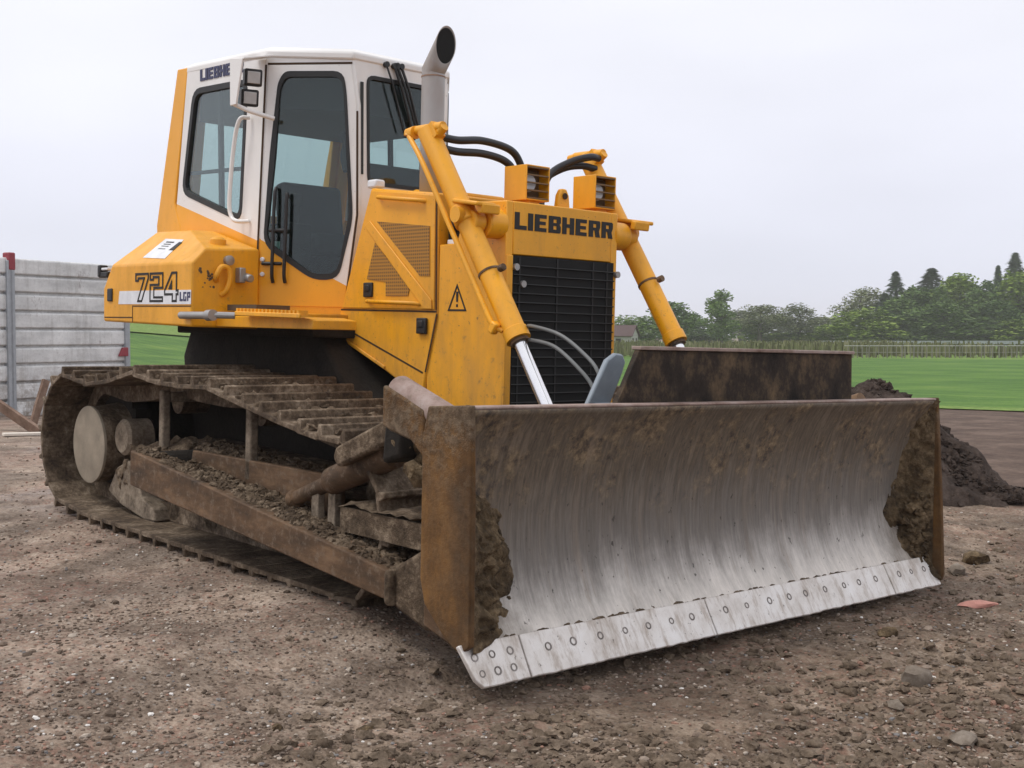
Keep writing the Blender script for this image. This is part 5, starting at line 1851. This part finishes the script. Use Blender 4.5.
def crown_cards(blobs, n, size, rng, hollow=0.35):
    m = MB()
    wts = [b[3] * b[4] * b[5] for b in blobs]
    for _ in range(n):
        bx, by, bz, rx, ry, rz = rng.choices(blobs, wts)[0]
        while True:
            v = Vector((rng.uniform(-1, 1), rng.uniform(-1, 1), rng.uniform(-1, 1)))
            if hollow < v.length < 1:
                break
        c = Vector((bx + v.x * rx, by + v.y * ry, bz + v.z * rz))
        a = Vector((rng.gauss(0, 1), rng.gauss(0, 1), rng.gauss(0, .7))).normalized()
        b = a.cross(Vector((rng.gauss(0, 1), rng.gauss(0, 1), rng.gauss(0, 1)))).normalized()
        s = size * rng.uniform(.5, 1.3)
        m.add([c - a * s, c + b * s * .7, c + a * s, c - b * s * .6], [(0, 1, 2, 3)])
    return m
def limbs(h, r, rng, n, top=0.9, spread=0.4, start=0.3):
    m = MB()
    pts = [Vector((0, 0, -0.4))] + [Vector((rng.uniform(-.02, .02) * h, rng.uniform(-.02, .02) * h, h * top * t)) for t in (.25, .5, .75, 1.0)]
    m.tube(pts, [r * 1.3, r, r * .75, r * .45, r * .12], 8)
    for i in range(n):
        t = rng.uniform(start, 0.9)
        p = Vector((0, 0, h * top * t))
        a = rng.uniform(0, 6.28)
        L = h * spread * (1.05 - t) * rng.uniform(.7, 1.3)
        d = Vector((math.cos(a), math.sin(a), rng.uniform(.5, 1.1)))
        q = p + d * L * .5; e_ = q + Vector((d.x, d.y, d.z + .4)) * L * .5
        m.tube([p, q, e_], [r * .4 * (1 - t * .5), r * .22, r * .05], 5)
        for kk in range(3):
            u = q.lerp(e_, rng.uniform(.1, .9))
            d2 = Vector((rng.uniform(-1, 1), rng.uniform(-1, 1), rng.uniform(.2, 1)))
            m.tube([u, u + d2 * L * .35], [r * .13, r * .03], 4)
    return m
PROTO = {}
def make_tree(kind, variant):
    rng = random.Random(f'{kind}{variant}')
    def heap_of(n, rx, z0, z1, r0, r1, core):
        out = [core]
        for i in range(n):                   # boughs set round the core so that the outline is lumpy
            a = rng.uniform(0, 6.28); t = rng.random()
            z = z0 + (z1 - z0) * t
            q = rx * math.sqrt(max(0.05, 1 - (2 * t - 0.9) ** 2)) * rng.uniform(.55, 1.0)
            r = rng.uniform(r0, r1)
            out.append((math.cos(a) * q, math.sin(a) * q, z, r, r, r * rng.uniform(.9, 1.25)))
        return out
    if kind == 'round':                      # unit height 10 m
        return limbs(10, .26, rng, 8, .85, .22), crown_cards(heap_of(24, 2.1, 1.8, 9.0, .7, 1.35, (0, 0, 5.2, 1.8, 1.8, 3.6)), 5200, .19, rng, 0.0)
    if kind == 'tall':
        return limbs(10, .24, rng, 9, .85, .2), crown_cards(heap_of(20, 1.5, 1.2, 9.2, .6, 1.1, (0, 0, 5.2, 1.1, 1.1, 4.0)), 4300, .18, rng, 0.0)
    if kind == 'sparse':
        return limbs(10, .22, rng, 24, .9, .36, .2), crown_cards(heap_of(22, 2.4, 2.6, 9.4, .6, 1.2, (0, 0, 6.0, 1.9, 1.9, 3.2)), 4200, .14, rng, 0.0)
    if kind == 'conifer':
        m = MB()
        for i in range(4200):
            t = rng.random() ** 1.25
            z = 1.0 + 9.0 * t
            tier = (z * 1.35) % 1.0
            rr = (2.7 * (1 - t) ** 0.95 + .10) * (1.05 - .45 * tier)
            a = rng.uniform(0, 6.28)
            q = rr * math.sqrt(rng.uniform(.15, 1))
            c = Vector((math.cos(a) * q, math.sin(a) * q, z - .22 * q))
            out = Vector((math.cos(a), math.sin(a), -.35))
            sd2 = Vector((-math.sin(a), math.cos(a), rng.uniform(-.3, .3)))
            s = rng.uniform(.10, .24)
            m.add([c - out * s, c + sd2 * s * .6, c + out * s * 1.3, c - sd2 * s * .6], [(0, 1, 2, 3)])
        t_ = MB(); t_.tube([(0, 0, -.4), (0, 0, 5), (0, 0, 9.9)], [.22, .14, .03], 7)
        return t_, m
    if kind == 'bush':
        return limbs(7, .2, rng, 8, .8, .3, .1), crown_cards(heap_of(24, 2.5, 0.6, 8.6, .8, 1.6, (0, 0, 3.6, 2.3, 2.3, 3.4)), 5600, .2, rng, 0.0)
def tree(kind, variant, leaf, px, top, depth, base, width, name, label, group):
    """px/top: where the crown stands; depth in metres; height from the picture, then a real tree in the field"""
    p = cam_point(px, 336, depth)
    z0 = gz(p.x, p.y, 9)
    h = CAM.z - (top - 336) / 1187.91 * depth - z0
    key = (kind, variant, leaf)
    if key not in PROTO:
        t_, c_ = make_tree(kind, variant)
        root = empty(name)
        a = t_.build('trunk', MAT['bark'], root, smooth=True)
        b = c_.build('crown', MAT[leaf], root)
        PROTO[key] = (root, a, b)
    else:
        r0, a0, b0 = PROTO[key]
        root = r0.copy(); col.objects.link(root)
        for q in (a0, b0):
            c = q.copy(); col.objects.link(c); c.parent = root
    root.name = name
    root.location = (p.x, p.y, z0)
    root.rotation_euler = (0, 0, random.uniform(0, 6.28))
    w = width * (2.0 if kind == 'conifer' else 1.4) / 1187.91 * depth / 5.6
    root.scale = (w, w, h / 10.2)
    return tag(root, label, 'tree', group)
random.seed(44)
GL = 'trees on the skyline beyond the vineyard'
GR = 'trees at the edge of the wood'
T = [
 ('bush', 1, 'leaf_fresh', 640, 312, 150, 0, 44, 'leafy_tree', 'low leafy tree showing between the radiator and the far lift cylinder', GL),
 ('round', 1, 'leaf_fresh', 671, 297, 160, 0, 42, 'leafy_tree', 'green leafy tree just right of the far lift cylinder', GL),
 ('tall', 1, 'leaf_fresh', 720, 287, 165, 0, 40, 'leafy_tree', 'tall upright green tree standing above the left end of the spill plate', GL),
 ('sparse', 1, 'leaf_grey', 760, 303, 170, 0, 42, 'budding_tree', 'thin budding tree right of the tall upright one', GL),
 ('tall', 2, 'leaf_fresh', 752, 318, 172, 0, 26, 'leafy_tree', 'small green tree in front of the thin budding one', GL),
 ('sparse', 2, 'leaf_grey', 799, 304, 172, 0, 40, 'budding_tree', 'thin budding tree above the right half of the spill plate', GL),
 ('round', 2, 'leaf_grey', 742, 309, 240, 0, 46, 'budding_tree', 'pale distant tree behind the gap between the tall tree and the thin budding one', GL),
 ('round', 3, 'leaf_grey', 780, 312, 240, 0, 44, 'budding_tree', 'pale distant tree between the two thin budding trees', GL),
 ('round', 1, 'leaf_grey', 826, 314, 230, 0, 44, 'budding_tree', 'pale distant tree in the gap left of the wood', GL),
 ('round', 2, 'leaf_mid', 690, 312, 190, 0, 34, 'leafy_tree', 'low green tree between the lift cylinder tree and the tall upright one', GL),
 ('bush', 2, 'leaf_mid', 700, 328, 175, 0, 40, 'shrub', 'low shrub at the foot of the tall upright tree', GL),
 ('bush', 1, 'leaf_spring', 785, 331, 175, 0, 60, 'shrub', 'low bright green shrub beneath the two thin budding trees', GL),
 ('bush', 2, 'leaf_spring', 838, 323, 175, 0, 48, 'shrub', 'light green shrub in the gap before the wood begins', GL),
 ('sparse', 3, 'leaf_grey', 862, 284, 185, 0, 52, 'budding_tree', 'broad grey budding tree with bare twigs at the left end of the wood', GR),
 ('bush', 3, 'leaf_spring', 866, 305, 165, 0, 60, 'leafy_tree', 'bright spring green rounded tree in front of the bare twigged one', GR),
 ('conifer', 1, 'leaf_dark', 895, 270, 180, 0, 34, 'conifer', 'dark spruce with ragged tip, leftmost conifer of the wood', GR),
 ('conifer', 2, 'leaf_dark', 884, 292, 178, 0, 34, 'conifer', 'shorter dark spruce at the left side of the ragged one', GR),
 ('round', 2, 'leaf_mid', 914, 284, 172, 0, 44, 'leafy_tree', 'mid green tree directly right of the ragged dark spruce', GR),
 ('conifer', 3, 'leaf_dark', 931, 267, 186, 0, 52, 'conifer', 'broad topped dark pine rising behind the mid green trees', GR),
 ('tall', 1, 'leaf_mid', 938, 284, 170, 0, 36, 'leafy_tree', 'mid green tree standing before the broad topped pine', GR),
 ('round', 3, 'leaf_spring', 962, 270, 176, 0, 50, 'leafy_tree', 'large light green tree in the middle of the wood', GR),
 ('round', 2, 'leaf_mid', 978, 288, 170, 0, 40, 'leafy_tree', 'darker green tree below the narrow dark spruce', GR),
 ('conifer', 2, 'leaf_dark', 997, 264, 190, 0, 22, 'conifer', 'narrow dark spruce tip between the light green crowns', GR),
 ('conifer', 1, 'leaf_dark', 1014, 251, 200, 0, 38, 'conifer', 'tallest dark spruce of the wood at the right picture edge', GR),
 ('round', 1, 'leaf_spring', 1018, 264, 175, 0, 58, 'leafy_tree', 'light green tree in front of the tallest spruce', GR),
 ('round', 3, 'leaf_mid', 1000, 298, 166, 0, 46, 'leafy_tree', 'low mid green tree under the rightmost light green crown', GR),
 ('bush', 2, 'leaf_mid', 925, 312, 166, 0, 60, 'shrub', 'low dark green shrub at the foot of the broad topped pine', GR),
 ('bush', 1, 'leaf_mid', 970, 313, 164, 0, 64, 'shrub', 'low wide green shrub below the middle of the wood', GR),
 ('bush', 3, 'leaf_spring', 1012, 318, 162, 0, 54, 'shrub', 'light green shrub at the right foot of the wood', GR),
 ('bush', 3, 'leaf_mid', 893, 322, 168, 0, 48, 'shrub', 'dark green shrub below the two left spruces', GR),
 ('round', 2, 'leaf_mid', 900, 296, 168, 0, 44, 'leafy_tree', 'mid green tree between the two left spruces, hiding their lower halves', GR),
 ('conifer', 3, 'leaf_dark', 950, 276, 184, 0, 34, 'conifer', 'dark pine top just right of the broad topped pine', GR),
 ('tall', 2, 'leaf_mid', 986, 276, 172, 0, 40, 'leafy_tree', 'mid green tree left of the narrow dark spruce tip', GR),
 ('round', 3, 'leaf_mid', 942, 300, 163, 0, 46, 'leafy_tree', 'rounded mid green tree low in front of the two pines', GR),
 ('conifer', 3, 'leaf_dark', 975, 284, 182, 0, 40, 'conifer', 'dark spruce half hidden behind the large light green tree', GR),
 ('round', 1, 'leaf_mid', 1056, 272, 176, 0, 60, 'leafy_tree', 'green tree of the wood just outside the right picture edge', GR),
]
for t_ in T:
    tree(*t_)

# house far off, between radiator and cylinder
hp = cam_point(622, 336, 122)
hz = gz(hp.x, hp.y, 9)
house = empty('house', (hp.x, hp.y, hz))
tag(house, 'small far house with dark red roof, glimpsed right of the radiator', 'house')
house.rotation_euler = (0, 0, R(25))
house.scale = (0.8, 0.8, 0.85)
m = MB(); m.box((0, 0, 0.8), (3.4, 3.0, 1.7)); m.add([(1.7, -1.5, 1.66), (1.7, 1.5, 1.66), (1.7, 0, 2.75), (-1.7, -1.5, 1.66), (-1.7, 1.5, 1.66), (-1.7, 0, 2.75)], [(0, 1, 2), (3, 5, 4), (0, 3, 4, 1)])
m.build('wall', flat('render_wall', (0.36, 0.35, 0.34), 0.8), house)
m = MB()
for s in (-1, 1):
    m.slab([(-1.95, s * 1.75, 1.52), (1.95, s * 1.75, 1.52), (1.95, 0, 2.82), (-1.95, 0, 2.82)], (0, s * 0.02, 0.10))
m.build('roof', flat('roof_tiles', (0.085, 0.05, 0.05), 0.8), house)
for y in (-0.7, 0.7):
    m = MB(); m.box((1.71, y, 0.95), (0.04, 0.6, 0.8)); m.build('window', MAT['black'], house)
m = MB(); m.box((0, -1.51, 0.9), (0.7, 0.04, 0.8)); m.build('window', MAT['black'], house)

# vineyard with its front fence
v0, v1 = Vector((-36.6, 58.9, 0)), Vector((-28.6, 67.9, 0))
vd = (v1 - v0)
vf = empty('vineyard_fence', (v0.x, v0.y, 0))
tag(vf, 'thin pale wire fence with many stakes along the far edge of the crop', 'fence')
MAT['stake'] = flat('weathered_stake', (0.20, 0.19, 0.16), 0.8)
npst = 46
for i in range(npst):
    p = vd * ((i + random.uniform(-.3, .3)) / (npst - 1))
    m = MB()
    h = 0.72 + random.uniform(-.07, .07)
    lx = random.uniform(-.03, .03)
    w = random.uniform(0.015, 0.03)
    m.slab([(p.x - w, p.y - w, -.1), (p.x + w, p.y - w, -.1), (p.x + w, p.y + w, -.1), (p.x - w, p.y + w, -.1)], (lx, 0, h + .1))
    m.build('stake', MAT['stake'], vf)
m = MB()
for z in (0.35, 0.74):
    m.tube([(-vd.x * .02, -vd.y * .02, z), (vd.x * 1.02, vd.y * 1.02, z)], 0.016 if z > .5 else 0.006, 6)
m.build('wire', flat('pale_wire', (0.62, 0.62, 0.62), 0.5), vf)
nrm = Vector((-vd.y, vd.x, 0)).normalized()
rf = empty('guard_rail', cam_point(845, 336, 118) * Vector((1, 1, 0)) if False else (cam_point(820, 336, 118).x, cam_point(820, 336, 118).y, 0))
tag(rf, 'long pale grey rail in front of the wood, above the vineyard', 'rail')
e1 = cam_point(1080, 336, 118); e0 = cam_point(820, 336, 118)
rd = Vector((e1.x - e0.x, e1.y - e0.y, 0))
m = MB()
m.slab([(0, 0, 0.52), (0.05, 0, 0.52), (0.05, 0, 0.86), (0, 0, 0.86)], rd)
m.build('rail_band', flat('rail_zinc', (0.33, 0.35, 0.37), 0.5, 0.1), rf)
for i in range(13):
    p = rd * (i / 12)
    m = MB(); m.box((p.x - .05, p.y + 0.05, 0.42), (0.08, 0.08, 0.84)); m.build('rail_post', MAT['post'], rf)
rng = random.Random(5)
m = MB()
for i in range(9000):
    u = rng.uniform(-1.9, 1.1); w = rng.uniform(0.5, 38) 
    p = v0 + vd * u + nrm * (w if nrm.dot(CAM - v0) < 0 else -w)
    h = rng.uniform(.25, .75)
    s = rng.uniform(.04, .13)
    a = rng.uniform(0, 3.14)
    dx, dy_ = math.cos(a) * s, math.sin(a) * s
    b = gz(p.x, p.y, 9)
    z0 = b + rng.uniform(0, .35)
    m.add([(p.x - dx, p.y - dy_, z0), (p.x + dx, p.y + dy_, z0), (p.x + dx * .6, p.y + dy_ * .6, z0 + h), (p.x - dx * .6, p.y - dy_ * .6, z0 + h)], [(0, 1, 2, 3)])
o = m.build('vine_rows', leafmat('vine_leaves', (0.10, 0.10, 0.05), (0.165, 0.18, 0.08), (0.29, 0.27, 0.17)))
tag(o, 'rows of young vines and weeds beyond the crop', kind='stuff')

# ------------------------------------------------------------------ the damp air
m = MB()
m.box((0, 0, 8.0), (1900, 1900, 22))
k = NT('damp_air')
pv = k.n('ShaderNodeVolumePrincipled')
pv.inputs['Color'].default_value = (0.985, 0.985, 1.0, 1)
pv.inputs['Density'].default_value = 0.0006
for l_ in list(k.out.inputs[0].links):
    k.t.links.remove(l_)
k.t.nodes.remove(k.b)
k.l(pv.outputs[0], k.out.inputs['Volume'])
hz_ = m.build('haze', k.m)
tag(hz_, kind='stuff')
hz_['label'] = 'thin damp haze over the fields'
